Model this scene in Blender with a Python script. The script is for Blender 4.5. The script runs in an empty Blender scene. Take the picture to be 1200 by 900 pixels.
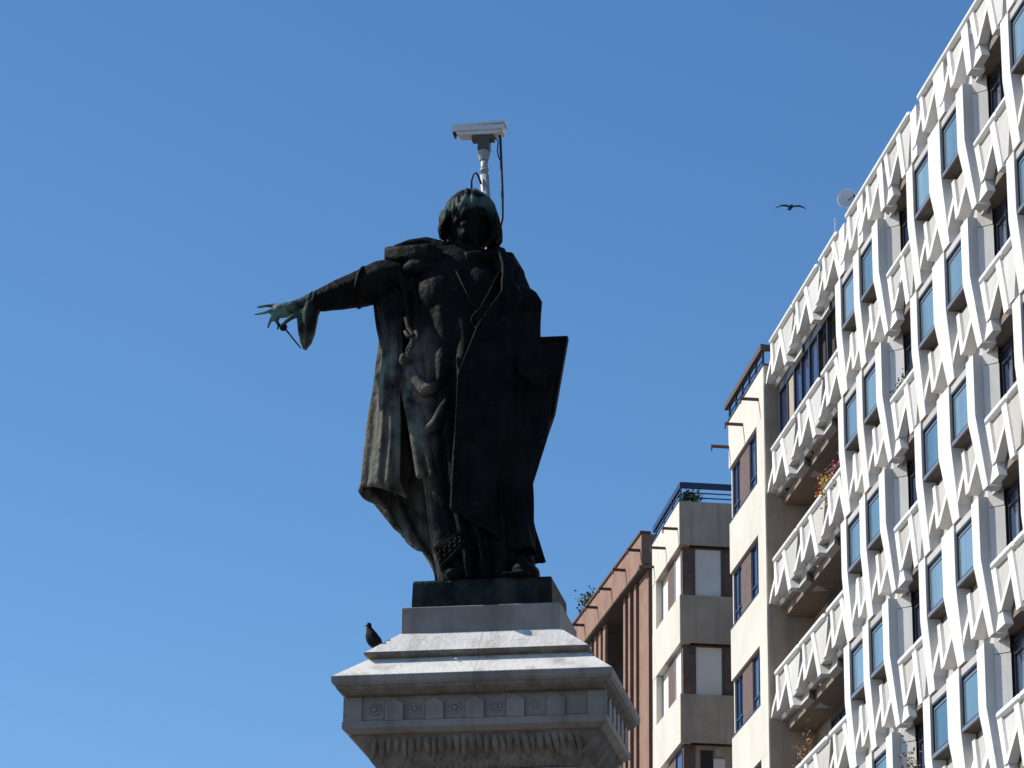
import bpy, bmesh, math, random
from mathutils import Vector, Matrix, noise
R = math.radians
scn = bpy.context.scene
C = scn.collection

# ------------------------------------------------------------------ camera
cam_d = bpy.data.cameras.new("camera"); cam = bpy.data.objects.new("camera", cam_d); C.objects.link(cam)
cam_d.sensor_width = 36.0; cam_d.lens = 116.62; cam_d.clip_end = 6000; cam_d.clip_start = 0.1
pt, ro = R(19.824), R(0.6656)
Xl = Vector((1, 0, 0)); Yl = Vector((0, -math.sin(pt), math.cos(pt))); F = Vector((0, math.cos(pt), math.sin(pt)))
cx_ = math.cos(ro) * Xl + math.sin(ro) * Yl
cy_ = -math.sin(ro) * Xl + math.cos(ro) * Yl
M = Matrix((cx_, cy_, -F)).transposed().to_4x4(); M.translation = Vector((0, 0, 1.6))
cam.matrix_world = M
scn.camera = cam

# ------------------------------------------------------------------ light
SUN_AZ, SUN_EL = R(-77), R(41)
w = bpy.data.worlds.new("World"); scn.world = w; w.use_nodes = True
nt = w.node_tree; nt.nodes.clear()
sky = nt.nodes.new("ShaderNodeTexSky"); sky.sky_type = 'NISHITA'; sky.sun_disc = False
sky.sun_elevation = SUN_EL; sky.sun_rotation = SUN_AZ
sky.altitude = 700; sky.air_density = 1.0; sky.dust_density = 0.3; sky.ozone_density = 3.0
hsv = nt.nodes.new("ShaderNodeHueSaturation"); hsv.inputs['Saturation'].default_value = 1.20; hsv.inputs['Value'].default_value = 1.18
bg = nt.nodes.new("ShaderNodeBackground"); bg.inputs['Strength'].default_value = 0.10
out = nt.nodes.new("ShaderNodeOutputWorld")
nt.links.new(sky.outputs[0], hsv.inputs['Color']); nt.links.new(hsv.outputs[0], bg.inputs[0]); nt.links.new(bg.outputs[0], out.inputs[0])
sd = bpy.data.lights.new("sun", 'SUN'); sd.energy = 4.8; sd.angle = R(0.53); sd.color = (1.0, 0.94, 0.85)
so = bpy.data.objects.new("sun", sd); C.objects.link(so)
so.rotation_euler = Vector((math.sin(SUN_AZ) * math.cos(SUN_EL), math.cos(SUN_AZ) * math.cos(SUN_EL), math.sin(SUN_EL))).to_track_quat('Z', 'Y').to_euler()
scn.view_settings.view_transform = 'Standard'; scn.view_settings.look = 'None'
scn.view_settings.exposure = 0.25; scn.view_settings.gamma = 1.0

# ------------------------------------------------------------------ materials
def mat(name, col, col2=None, rough=0.7, scale=3.0, bump=0.0, bscale=None, metallic=0.0, spec=0.5,
        streak=0.0, streak_col=(0.05, 0.045, 0.04), lo=0.35, hi=0.65, ior=None, obj=True):
    m = bpy.data.materials.new(name); m.use_nodes = True
    n = m.node_tree.nodes; l = m.node_tree.links; b = n['Principled BSDF']
    b.inputs['Roughness'].default_value = rough; b.inputs['Metallic'].default_value = metallic
    b.inputs['Specular IOR Level'].default_value = spec
    if ior: b.inputs['IOR'].default_value = ior
    geo = n.new('ShaderNodeNewGeometry')
    src = geo.outputs['Position']
    base = None
    if col2 is not None:
        t = n.new('ShaderNodeTexNoise'); t.inputs['Scale'].default_value = scale; t.inputs['Detail'].default_value = 8
        t.inputs['Roughness'].default_value = 0.65
        l.new(src, t.inputs['Vector'])
        r = n.new('ShaderNodeValToRGB'); r.color_ramp.elements[0].position = lo; r.color_ramp.elements[1].position = hi
        r.color_ramp.elements[0].color = (*col, 1); r.color_ramp.elements[1].color = (*col2, 1)
        l.new(t.outputs[0], r.inputs[0]); base = r.outputs[0]
    if streak > 0:
        mp = n.new('ShaderNodeMapping'); mp.inputs['Scale'].default_value = (3.0, 3.0, 0.22)
        l.new(src, mp.inputs['Vector'])
        t2 = n.new('ShaderNodeTexNoise'); t2.inputs['Scale'].default_value = 2.2; t2.inputs['Detail'].default_value = 6
        l.new(mp.outputs[0], t2.inputs['Vector'])
        r2 = n.new('ShaderNodeValToRGB'); r2.color_ramp.elements[0].position = 0.5; r2.color_ramp.elements[1].position = 0.75
        r2.color_ramp.elements[1].color = (streak, streak, streak, 1); r2.color_ramp.elements[0].color = (0, 0, 0, 1)
        l.new(t2.outputs[0], r2.inputs[0])
        mx = n.new('ShaderNodeMix'); mx.data_type = 'RGBA'
        l.new(r2.outputs[0], mx.inputs['Factor'])
        if base is not None: l.new(base, mx.inputs['A'])
        else: mx.inputs['A'].default_value = (*col, 1)
        mx.inputs['B'].default_value = (*streak_col, 1); base = mx.outputs['Result']
    if base is not None: l.new(base, b.inputs['Base Color'])
    else: b.inputs['Base Color'].default_value = (*col, 1)
    if bump > 0:
        tb = n.new('ShaderNodeTexNoise'); tb.inputs['Scale'].default_value = bscale or scale * 6; tb.inputs['Detail'].default_value = 6
        l.new(src, tb.inputs['Vector'])
        bp = n.new('ShaderNodeBump'); bp.inputs['Strength'].default_value = bump; bp.inputs['Distance'].default_value = 0.02
        l.new(tb.outputs[0], bp.inputs['Height']); l.new(bp.outputs[0], b.inputs['Normal'])
    return m

def vary(m, amount, tint=(0.80, 0.78, 0.74)):
    """pieces cast and weathered one by one: each object's colour drifts a little towards the tint"""
    n = m.node_tree.nodes; l = m.node_tree.links; b = n['Principled BSDF']
    src = b.inputs['Base Color'].links[0].from_socket
    oi = n.new('ShaderNodeObjectInfo'); mr = n.new('ShaderNodeMapRange'); mr.inputs['To Max'].default_value = amount
    l.new(oi.outputs['Random'], mr.inputs['Value'])
    mx = n.new('ShaderNodeMix'); mx.data_type = 'RGBA'; mx.blend_type = 'MULTIPLY'
    l.new(mr.outputs[0], mx.inputs['Factor']); l.new(src, mx.inputs['A']); mx.inputs['B'].default_value = (*tint, 1)
    l.new(mx.outputs['Result'], b.inputs['Base Color'])
M_white = mat('white_precast', (0.80, 0.79, 0.76), (0.72, 0.71, 0.69), rough=0.75, scale=0.9, bump=0.1, bscale=20, streak=0.30, streak_col=(0.42, 0.39, 0.35)); vary(M_white, 0.8)
M_panel = mat('pale_grey_panel', (0.56, 0.545, 0.52), (0.50, 0.485, 0.46), rough=0.8, scale=1.2, bump=0.1, bscale=20, streak=0.4, streak_col=(0.30, 0.27, 0.24)); vary(M_panel, 1.0)
M_rail = mat('white_painted_rail', (0.78, 0.77, 0.73), (0.70, 0.69, 0.65), rough=0.5, scale=2)
M_soffit = mat('brown_soffit', (0.075, 0.06, 0.05), (0.12, 0.10, 0.085), rough=0.6, scale=2)
M_slab = mat('balcony_soffit', (0.24, 0.19, 0.145), (0.19, 0.15, 0.115), rough=0.9, scale=1.5)
M_wallback = mat('recess_wall', (0.44, 0.34, 0.25), (0.33, 0.26, 0.19), rough=0.9, scale=1.5, streak=0.3)
M_frame = mat('dark_window_frame', (0.035, 0.04, 0.055), rough=0.4)
M_framew = mat('aluminium_frame', (0.35, 0.36, 0.38), rough=0.35, metallic=0.6)
def glass(name, c1, c2, vscale=5.0, ior=1.9):
    m = mat(name, c1, c2, rough=0.07, scale=0.6, spec=0.6, ior=ior)
    n = m.node_tree.nodes; l = m.node_tree.links
    t = [x for x in n if x.type == 'TEX_NOISE'][0]
    mp = n.new('ShaderNodeMapping'); mp.inputs['Scale'].default_value = (vscale, vscale, 0.15)
    g = [x for x in n if x.type == 'NEW_GEOMETRY'][0]
    l.new(g.outputs['Position'], mp.inputs[0]); l.new(mp.outputs[0], t.inputs['Vector'])
    tb = n.new('ShaderNodeTexNoise'); tb.inputs['Scale'].default_value = 1.1; tb.inputs['Detail'].default_value = 2; l.new(g.outputs['Position'], tb.inputs['Vector'])
    bp = n.new('ShaderNodeBump'); bp.inputs['Strength'].default_value = 0.5; bp.inputs['Distance'].default_value = 0.03
    l.new(tb.outputs[0], bp.inputs['Height']); l.new(bp.outputs[0], n['Principled BSDF'].inputs['Normal'])
    return m
M_glass = glass('window_glass', (0.16, 0.25, 0.30), (0.24, 0.36, 0.41))
M_glassd = glass('dark_window_glass', (0.03, 0.05, 0.10), (0.10, 0.14, 0.22), ior=1.7)
vary(M_glass, 1.0, (0.35, 0.45, 0.5)); vary(M_glassd, 1.0, (0.4, 0.4, 0.5))
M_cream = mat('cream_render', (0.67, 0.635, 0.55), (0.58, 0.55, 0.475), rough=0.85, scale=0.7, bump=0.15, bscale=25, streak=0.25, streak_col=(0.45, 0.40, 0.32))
M_creamd = mat('weathered_shade_render', (0.45, 0.37, 0.28), (0.32, 0.26, 0.20), rough=0.9, scale=0.8, bump=0.2, bscale=20, streak=0.5, streak_col=(0.2, 0.18, 0.16))  # shade of the end walls put into the colour; streaks are weathering
M_fascia = mat('brown_fascia', (0.10, 0.065, 0.055), (0.075, 0.05, 0.042), rough=0.7, scale=3)
M_brownbrick = mat('brown_brick', (0.10, 0.065, 0.057), (0.15, 0.10, 0.085), rough=0.9, scale=6, bump=0.4, bscale=30)
M_terra = mat('terracotta_cladding', (0.30, 0.175, 0.12), (0.21, 0.12, 0.085), rough=0.85, scale=1.2, bump=0.2, bscale=20, streak=0.35, streak_col=(0.22, 0.13, 0.10))
M_spout = mat('rusty_brown_spout', (0.10, 0.045, 0.03), (0.07, 0.035, 0.03), rough=0.7, scale=5)
M_navy = mat('navy_metal', (0.02, 0.03, 0.07), rough=0.4)
M_blind = mat('grey_blind', (0.78, 0.75, 0.68), (0.66, 0.63, 0.56), rough=0.8, scale=1.0)
M_dark = mat('dark_interior', (0.03, 0.022, 0.02), rough=0.9)
M_marblew = mat('sunlit_tone_marble', (0.76, 0.73, 0.68), (0.56, 0.53, 0.48), rough=0.6, scale=2.6, bump=0.3, bscale=30, streak=0.7, streak_col=(0.30, 0.22, 0.13), lo=0.42, hi=0.75)  # sunlight on the slopes put into the colour; brown streaks are stains
M_marble = mat('weathered_shade_marble', (0.27, 0.245, 0.22), (0.155, 0.14, 0.125), rough=0.6, scale=2.2, bump=0.25, bscale=30, streak=0.75, streak_col=(0.10, 0.075, 0.05), lo=0.4, hi=0.75)  # shade on the upright faces put into the colour; streaks are runoff
M_marbled = mat('grimy_marble', (0.24, 0.21, 0.18), (0.12, 0.10, 0.075), rough=0.8, scale=7, bump=0.5, bscale=40, streak=0.5, streak_col=(0.10, 0.08, 0.05))
M_ground = mat('plaza_paving', (0.20, 0.17, 0.15), (0.15, 0.13, 0.12), rough=0.9, scale=0.5)
M_road = mat('asphalt', (0.05, 0.05, 0.05), (0.06, 0.06, 0.06), rough=0.9, scale=4)
M_bronze = mat('aged_bronze', (0.012, 0.013, 0.012), (0.04, 0.05, 0.043), rough=0.42, scale=4.0, bump=0.5, bscale=26, metallic=0.0, spec=0.55, lo=0.42, hi=0.78, streak=0.35, streak_col=(0.07, 0.11, 0.09))
M_bronzeg = mat('verdigris_bronze', (0.10, 0.17, 0.14), (0.02, 0.025, 0.02), rough=0.6, scale=9.0, bump=0.5, bscale=40, lo=0.35, hi=0.62)
M_bronzebase = mat('bronze_base', (0.004, 0.005, 0.005), (0.03, 0.04, 0.036), rough=0.6, scale=6.0, bump=0.6, bscale=30, spec=0.15, lo=0.45, hi=0.8, streak=0.5, streak_col=(0.045, 0.07, 0.055))
M_leaf = mat('green_leaf', (0.05, 0.09, 0.03), (0.09, 0.13, 0.05), rough=0.6, scale=30)
M_dry = mat('dry_stem', (0.30, 0.18, 0.10), (0.20, 0.10, 0.06), rough=0.8, scale=30)
M_orange = mat('orange_flower', (0.55, 0.16, 0.03), (0.45, 0.08, 0.03), rough=0.6, scale=30)
M_yellow = mat('yellow_flower', (0.55, 0.38, 0.05), (0.30, 0.30, 0.06), rough=0.6, scale=30)
M_pink = mat('pink_flower', (0.50, 0.05, 0.16), (0.40, 0.04, 0.10), rough=0.6, scale=30)
M_feather = mat('dark_feather', (0.005, 0.005, 0.008), (0.012, 0.012, 0.016), rough=0.7, scale=30, spec=0.1)
M_cctv = mat('camera_housing', (0.66, 0.66, 0.66), (0.58, 0.58, 0.58), rough=0.4, scale=5)
M_cctvp = mat('grey_pole', (0.36, 0.38, 0.38), (0.28, 0.30, 0.30), rough=0.45, scale=8)
M_cable = mat('black_cable', (0.012, 0.012, 0.02), rough=0.5)

# ------------------------------------------------------------------ mesh helpers
class MB:
    def __init__(s): s.v = []; s.f = []
    def add(s, vs, fs):
        b = len(s.v); s.v += [tuple(v) for v in vs]; s.f += [tuple(i + b for i in f) for f in fs]; return s
    def box(s, x0, x1, y0, y1, z0, z1):
        v = [(x, y, z) for z in (z0, z1) for y in (y0, y1) for x in (x0, x1)]
        return s.add(v, [(0, 2, 3, 1), (4, 5, 7, 6), (0, 1, 5, 4), (2, 6, 7, 3), (0, 4, 6, 2), (1, 3, 7, 5)])
    def prism(s, poly, nf, nb):
        """poly (u,h) extruded from depth nb to nf (nf may be a function of h)."""
        k = len(poly); g = nf if callable(nf) else (lambda h: nf)
        v = [(u, g(h), h) for u, h in poly] + [(u, nb, h) for u, h in poly]
        return s.add(v, [tuple(range(k)), tuple(range(2 * k - 1, k - 1, -1))] + [(i, i + k, (i + 1) % k + k, (i + 1) % k) for i in range(k)])
    def tube(s, pts, rad, n=8, cap=True):
        pts = [Vector(p) for p in pts]; rs = rad if isinstance(rad, (list, tuple)) else [rad] * len(pts)
        rings = []; prev = None
        for i, p in enumerate(pts):
            t = (pts[min(i + 1, len(pts) - 1)] - pts[max(i - 1, 0)]).normalized()
            if prev is None: a = t.orthogonal().normalized()
            else: a = (prev - t * prev.dot(t)).normalized()
            prev = a; b = t.cross(a)
            rings.append([p + rs[i] * (math.cos(2 * math.pi * j / n) * a + math.sin(2 * math.pi * j / n) * b) for j in range(n)])
        v = [q for r_ in rings for q in r_]; f = []
        for i in range(len(rings) - 1):
            for j in range(n): f.append((i * n + j, i * n + (j + 1) % n, (i + 1) * n + (j + 1) % n, (i + 1) * n + j))
        if cap: f += [tuple(range(n - 1, -1, -1)), tuple((len(rings) - 1) * n + j for j in range(n))]
        return s.add(v, f)
    def ball(s, c, r, seg=10, ring=7, rot=None):
        r = r if isinstance(r, (tuple, list)) else (r, r, r); v = []; f = []
        for i in range(ring + 1):
            a = math.pi * i / ring
            for j in range(seg):
                b = 2 * math.pi * j / seg
                q = Vector((r[0] * math.sin(a) * math.cos(b), r[1] * math.sin(a) * math.sin(b), r[2] * math.cos(a)))
                if rot: q = rot @ q
                v.append(q + Vector(c))
        for i in range(ring):
            for j in range(seg): f.append((i * seg + j, (i + 1) * seg + j, (i + 1) * seg + (j + 1) % seg, i * seg + (j + 1) % seg))
        return s.add(v, f)
    def frusta(s, levels, cy=0.0):
        """square mouldings: levels of (half x, half y, z)"""
        v = []; f = []
        for hx, hy, z in levels: v += [(-hx, cy - hy, z), (hx, cy - hy, z), (hx, cy + hy, z), (-hx, cy + hy, z)]
        for i in range(len(levels) - 1):
            for j in range(4): f.append((i * 4 + j, i * 4 + (j + 1) % 4, (i + 1) * 4 + (j + 1) % 4, (i + 1) * 4 + j))
        k = (len(levels) - 1) * 4
        f += [(3, 2, 1, 0), (k, k + 1, k + 2, k + 3)]
        return s.add(v, f)
    def mesh(s, name, smooth=False, bevel=0):
        me = bpy.data.meshes.new(name); me.from_pydata([tuple(v) for v in s.v], [], s.f)
        bm = bmesh.new(); bm.from_mesh(me)
        if smooth: bmesh.ops.remove_doubles(bm, verts=bm.verts, dist=1e-5)
        bmesh.ops.recalc_face_normals(bm, faces=bm.faces)
        if bevel: bmesh.ops.bevel(bm, geom=bm.edges[:], offset=bevel, segments=1, affect='EDGES', clamp_overlap=True)
        if smooth:
            for f in bm.faces: f.smooth = True
        bm.to_mesh(me); bm.free(); return me
def link(name, me, m, parent=None, loc=(0, 0, 0), rot=(0, 0, 0)):
    if m is not None and not me.materials: me.materials.append(m)
    o = bpy.data.objects.new(name, me); C.objects.link(o)
    o.parent = parent; o.location = loc; o.rotation_euler = rot; return o
def part(name, mb, m, parent, loc=(0, 0, 0), smooth=False, bevel=0, rot=(0, 0, 0)):
    return link(name, mb.mesh(name, smooth, bevel), m, parent, loc, rot)
def thing(name, label, cat, loc=(0, 0, 0), rotz=0.0, group=None):
    o = bpy.data.objects.new(name, None); C.objects.link(o); o.empty_display_size = 0.2
    o.location = loc; o.rotation_euler = (0, 0, rotz); o['label'] = label; o['category'] = cat
    if group: o['group'] = group
    return o
CACHE = {}
def cpart(key, name, build, m, parent, loc=(0, 0, 0)):
    if key not in CACHE:
        mb = MB(); build(mb); CACHE[key] = mb.mesh(name)
    return link(name, CACHE[key], m, parent, loc)

# ------------------------------------------------------------------ setting
mb = MB(); mb.add([(-3000, -3000, 0), (3000, -3000, 0), (3000, 3000, 0), (-3000, 3000, 0)], [(0, 1, 2, 3)])
g = link('ground', mb.mesh('ground'), M_ground); g['kind'] = 'structure'
FA = R(-7.6675); fdx, fdy = math.sin(FA), math.cos(FA)
U0 = 58.0
FLOC = (17.699 + U0 * fdx, U0 * fdy, 0.0); FROT = math.pi / 2 - FA
rd = MB(); rd.box(-60, 120, 3.0, 13.0, 0.0, 0.008)
road = link('road', rd.mesh('road'), M_road, None, FLOC, (0, 0, FROT)); road['kind'] = 'structure'
pv = MB(); pv.box(-60, 120, -0.1, 2.99, 0.0, 0.14)
pav = link('pavement', pv.mesh('pavement'), M_ground, None, FLOC, (0, 0, FROT)); pav['kind'] = 'structure'

# ------------------------------------------------------------------ white building
WB = thing('apartment_building', 'white apartment block with zigzag ribbed precast facade and folded fins', 'building', FLOC, FROT)
def L(u): return u - U0
EYE = 1.6
def S(k): return 22.04 + EYE + 3.0 * k      # window sill level of storey k
ZC = -0.34                                    # parapet top relative to the sill
def nf(h):                                    # front of the leaning band
    t = min(1, max(0, (ZC - h) / (1.42 + ZC))); return -0.11 + 0.11 * t
wp = lambda name, mb, m, loc=(0, 0, 0), **k: part(name, mb, m, WB, loc, **k)
ROOFZ = S(3) + ZC
# body
b_ = MB()
b_.box(L(40), L(74.7), -14, -1.75, 0.0, ROOFZ - 0.5); b_.box(L(74.71), L(82.66), -14, -1.17, 0.0, ROOFZ - 0.5)
wp('wall', b_, M_wallback)
b_ = MB()
for u0, u1 in ((40, 60.32), (63.17, 67.85), (70.53, 74.72)):
    b_.box(L(u0), L(u1), -1.74, -0.34, 8.5, ROOFZ - 0.4)
b_.box(L(40), L(82.66), -1.74, -0.1, 0.0, 8.49)
wp('bay_wall', b_, M_panel)
b_ = MB()
for u0, u1 in ((60.325, 63.165), (67.855, 70.525)):
    b_.box(L(u0), L(u1), -1.74, -0.62, 8.5, ROOFZ - 0.4)
wp('loggia_wall', b_, M_wallback)
wp('roof', MB().box(L(40), L(82.66), -14, -0.16, ROOFZ - 0.38, ROOFZ - 0.2), M_panel)

def fin_poly(kind):
    # (offsets from the glass-left edge, height from sill) per kind: upper left/right, lower left/right
    T = {'mid_wide': (0.96, 0.0, 0.05, -0.46), 'mid': (0.56, 0.0, 0.03, -0.46), 'left': (0.54, 0.0, 0.04, -0.45), 'right': (0.54, 0.0, -0.36, -0.70)}[kind]
    a, b, c, d = T
    return a, b, c, d
def fin_build(kind, lower_only=False, upper_only=False):
    a, b, c, d = fin_poly(kind)
    def f(mb):
        fr = lambda h: 0.0
        if lower_only:
            t = ZC / -1.72
            mb.prism([(a + (c - a) * t, ZC), (c, -1.72), (d, -1.72), (b + (d - b) * t, ZC)], nf, -0.3)
        else:
            mb.prism([(a, 1.27), (a, 0.0), (c, -1.72), (d, -1.72), (b, 0.0), (b, 1.27)], 0.0, -0.3)
    return f
def rib_slash(mb):   # "/" from tooth 1
    mb.prism([(0.0, -1.42), (-0.32, -1.42), (-0.76, -0.84), (-0.64, -0.66)], nf, -0.26)
def rib_back(mb):    # "\" from the panel corner to tooth 2
    mb.prism([(-0.36, ZC), (-0.58, ZC), (-1.20, -1.42), (-0.96, -1.42)], lambda h: nf(h) + 0.002, -0.26)
def rib_slash2(mb):
    mb.prism([(-0.96, -1.42), (-1.20, -1.42), (-1.80, -0.84), (-1.68, -0.62)], nf, -0.26)
def tri_panel(mb):
    mb.prism([(-0.57, ZC), (-1.95, ZC), (-1.72, -0.70), (-1.12, -1.36)], lambda h: nf(h) - 0.07, -0.26)
def unit(u, k, fac=1.0, first=True):
    z = S(k)
    for key, nm, fn, m in (('rs', 'rib', rib_slash, M_white), ('rb', 'rib', rib_back, M_white), ('rs2', 'rib', rib_slash2, M_white), ('tp', 'spandrel_panel', tri_panel, M_panel)):
        cpart(key, nm, fn, m, WB, (L(u), 0, z))
def back_plate(u0, u1, k, low=-1.71):
    def f(mb): mb.box(0, u1 - u0, -0.34, -0.26, low, ZC)
    cpart(('bp', round(u1 - u0, 3), low), 'back_panel', f, M_panel, WB, (L(u0), 0, S(k)))
def window(u_left, width, k):
    """projecting window: dark frame, glass set 7 cm back, dark soffit below"""
    z = S(k)
    def frame(mb):
        w_ = width
        for x0, x1, z0, z1 in ((-w_, 0, 1.03, 1.08), (-w_, 0, -0.0, 0.05), (-0.05, 0, 0.05, 1.03), (-w_, -w_ + 0.05, 0.05, 1.03)):
            mb.box(x0, x1, -0.12, -0.035, z0, z1)
    fr = cpart(('wf', width), 'window', frame, M_frame, WB, (L(u_left), 0, z))
    cpart(('wt', width), 'inner_frame', lambda mb: (mb.box(-width + 0.1, -0.1, -0.10, -0.062, 0.93, 0.965), mb.box(-0.13, -0.1, -0.10, -0.062, 0.05, 0.93)), M_framew, fr)
    cpart(('wg', width), 'glass', lambda mb: mb.box(-width + 0.04, -0.04, -0.11, -0.08, 0.04, 1.04), M_glass, fr)
    cpart(('wh', width), 'window_head', lambda mb: mb.box(-width, 0, -0.3, -0.045, 1.09, 1.24), M_panel, WB, (L(u_left), 0, z))
    cpart(('ws', width), 'window_sill', lambda mb: mb.box(-width, 0, -0.12, -0.015, -0.06, -0.005), M_framew, WB, (L(u_left), 0, z))
    cpart(('wu', width), 'soffit', lambda mb: (mb.box(-width, 0, -0.3, -0.02, -0.085, -0.062), mb.box(-width * .72, -width * .28, -0.24, -0.1, -0.095, -0.0852)), M_soffit, WB, (L(u_left), 0, z))
def pair(uLf, g1, mid, g2, rf, k, roof=False):
    """uLf: left fin right edge = glass 1 left edge; all descending u"""
    # g1 = (left u, width)   mid = (kind, right edge u)   g2 = (left u, width)  rf = right fin right edge
    for kind, ur in (('left', g1[0] + 0.02), mid, ('right', rf)):
        key = ('fin', kind, roof)
        cpart(key, 'fin', fin_build(kind, lower_only=roof), M_white, WB, (L(ur), 0, S(k)))
    for (ul, w_) in (g1, g2):
        unit(ul, k)
        if not roof: window(ul, w_, k)
    back_plate(rf - 0.3, g1[0] + 0.1, k)
def rail(u0, u1, k, name='coping'):
    def f(mb):
        n_ = 8; r_ = 0.085
        mb.tube([(0.0, 0, 0.01), (0.05, 0, 0.05), (u1 - u0 - 0.05, 0, 0.05), (u1 - u0, 0, 0.01)], [0.055, r_, r_, 0.055], n=10)
    key = ('rail', round(u1 - u0, 2))
    if key not in CACHE:
        mb = MB(); f(mb); CACHE[key] = mb.mesh('coping', smooth=False)
    link(name, CACHE[key], M_rail, WB, (L(u0), -0.14, S(k) + ZC))
def loggia(u1, u0, k, roof=False):
    """u1 = far (left) jamb, u0 = near edge"""
    z = S(k)
    W = u1 - u0
    # parapet: ribs
    cpart('lg_b', 'rib', lambda mb: mb.prism([(-0.30, ZC), (-0.60, ZC), (-1.28, -1.42), (-1.04, -1.42)], lambda h: nf(h) + .002, -0.2), M_white, WB, (L(u1), 0, z))
    cpart('lg_s', 'rib', lambda mb: mb.prism([(-1.04, -1.42), (-1.28, -1.42), (-1.85, -0.86), (-1.74, -0.74)], nf, -0.2), M_white, WB, (L(u1), 0, z))
    cpart('lg_l', 'rib', lambda mb: mb.prism([(-1.45, ZC), (-1.78, ZC), (-2.58, -1.72), (-2.28, -1.72)], lambda h: nf(h) + .004, -0.25), M_white, WB, (L(u1), 0, z))
    cpart('lg_t', 'rib', lambda mb: mb.prism([(-0.95, -1.42), (-0.75, -1.72), (-1.38, -1.72), (-1.22, -1.42)], -0.03, -0.2), M_white, WB, (L(u1), 0, z))
    cpart('lg_p', 'spandrel_panel', lambda mb: mb.prism([(-0.55, ZC), (-1.52, ZC), (-1.78, -0.80), (-1.22, -1.36)], lambda h: nf(h) - .06, -0.26), M_panel, WB, (L(u1), 0, z))
    cpart(('lg_q', round(W, 2)), 'spandrel_panel', lambda mb: mb.prism([(-1.72, ZC), (-W, ZC), (-W, -1.60), (-2.5, -1.60)], lambda h: nf(h) - .05, -0.26), M_panel, WB, (L(u1), 0, z))
    back_plate(u0, u1 - 0.26, k, low=-1.44)
    if not roof:
        rail(u0 + 0.9, u1 - 0.36, k); rail(u0, u0 + 0.86, k)
    else:
        rail(u0, u1 - 0.2, k)
    # slab under the parapet, angled reveal and recessed window below
    cpart(('lg_slab', round(W, 2)), 'slab', lambda mb: mb.box(-W, -0.01, -0.62, -0.201, -1.60, -1.45), M_slab, WB, (L(u1), 0, z))
    zb = S(k - 1)
    if k > -4:
        cpart('lg_rev', 'reveal_panel', lambda mb: (mb.prism([(0, -0.16), (0, 1.03), (-0.30, 1.03), (-0.30, -0.16)], -0.2, -0.25) if False else
              mb.add([(0.0, -0.2, -0.16), (-0.24, -0.46, -0.16), (0.0, -0.46, -0.16), (0.0, -0.2, 1.03), (-0.24, -0.46, 1.03), (0.0, -0.46, 1.03)],
                     [(0, 1, 4, 3), (1, 2, 5, 4), (0, 3, 5, 2), (0, 2, 1), (3, 4, 5)])), M_white, WB, (L(u1), 0, zb))
        cpart('lg_rev2', 'reveal_panel', lambda mb: mb.add([(0.0, -0.2, 1.05), (-0.23, -0.45, 1.05), (0.0, -0.45, 1.05), (0.0, -0.2, 1.54), (-0.23, -0.45, 1.54), (0.0, -0.45, 1.54)],
                     [(0, 1, 4, 3), (1, 2, 5, 4), (0, 3, 5, 2), (0, 2, 1), (3, 4, 5)]), M_white, WB, (L(u1), 0, zb))
        cpart('lg_rev3', 'reveal_wall', lambda mb: mb.box(-0.10, 0.0, -0.62, -0.461, -1.1, 1.5), M_soffit, WB, (L(u1), 0, zb))
        def wf(mb):
            for x in (-0.22, -0.9, -1.7, -W + 0.02): mb.box(x - 0.07, x, -0.60, -0.52, -1.0, 1.25)
            mb.box(-W, -0.15, -0.60, -0.525, 1.22, 1.32); mb.box(-W, -0.15, -0.60, -0.525, 0.98, 1.02)
        fr = cpart(('lg_w', round(W, 2)), 'balcony_window', wf, M_frame, WB, (L(u1), 0, zb))
        cpart(('lg_g', round(W, 2)), 'glass', lambda mb: mb.box(-W + 0.03, -0.2, -0.59, -0.565, -1.0, 1.24), M_glassd, fr)
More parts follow.
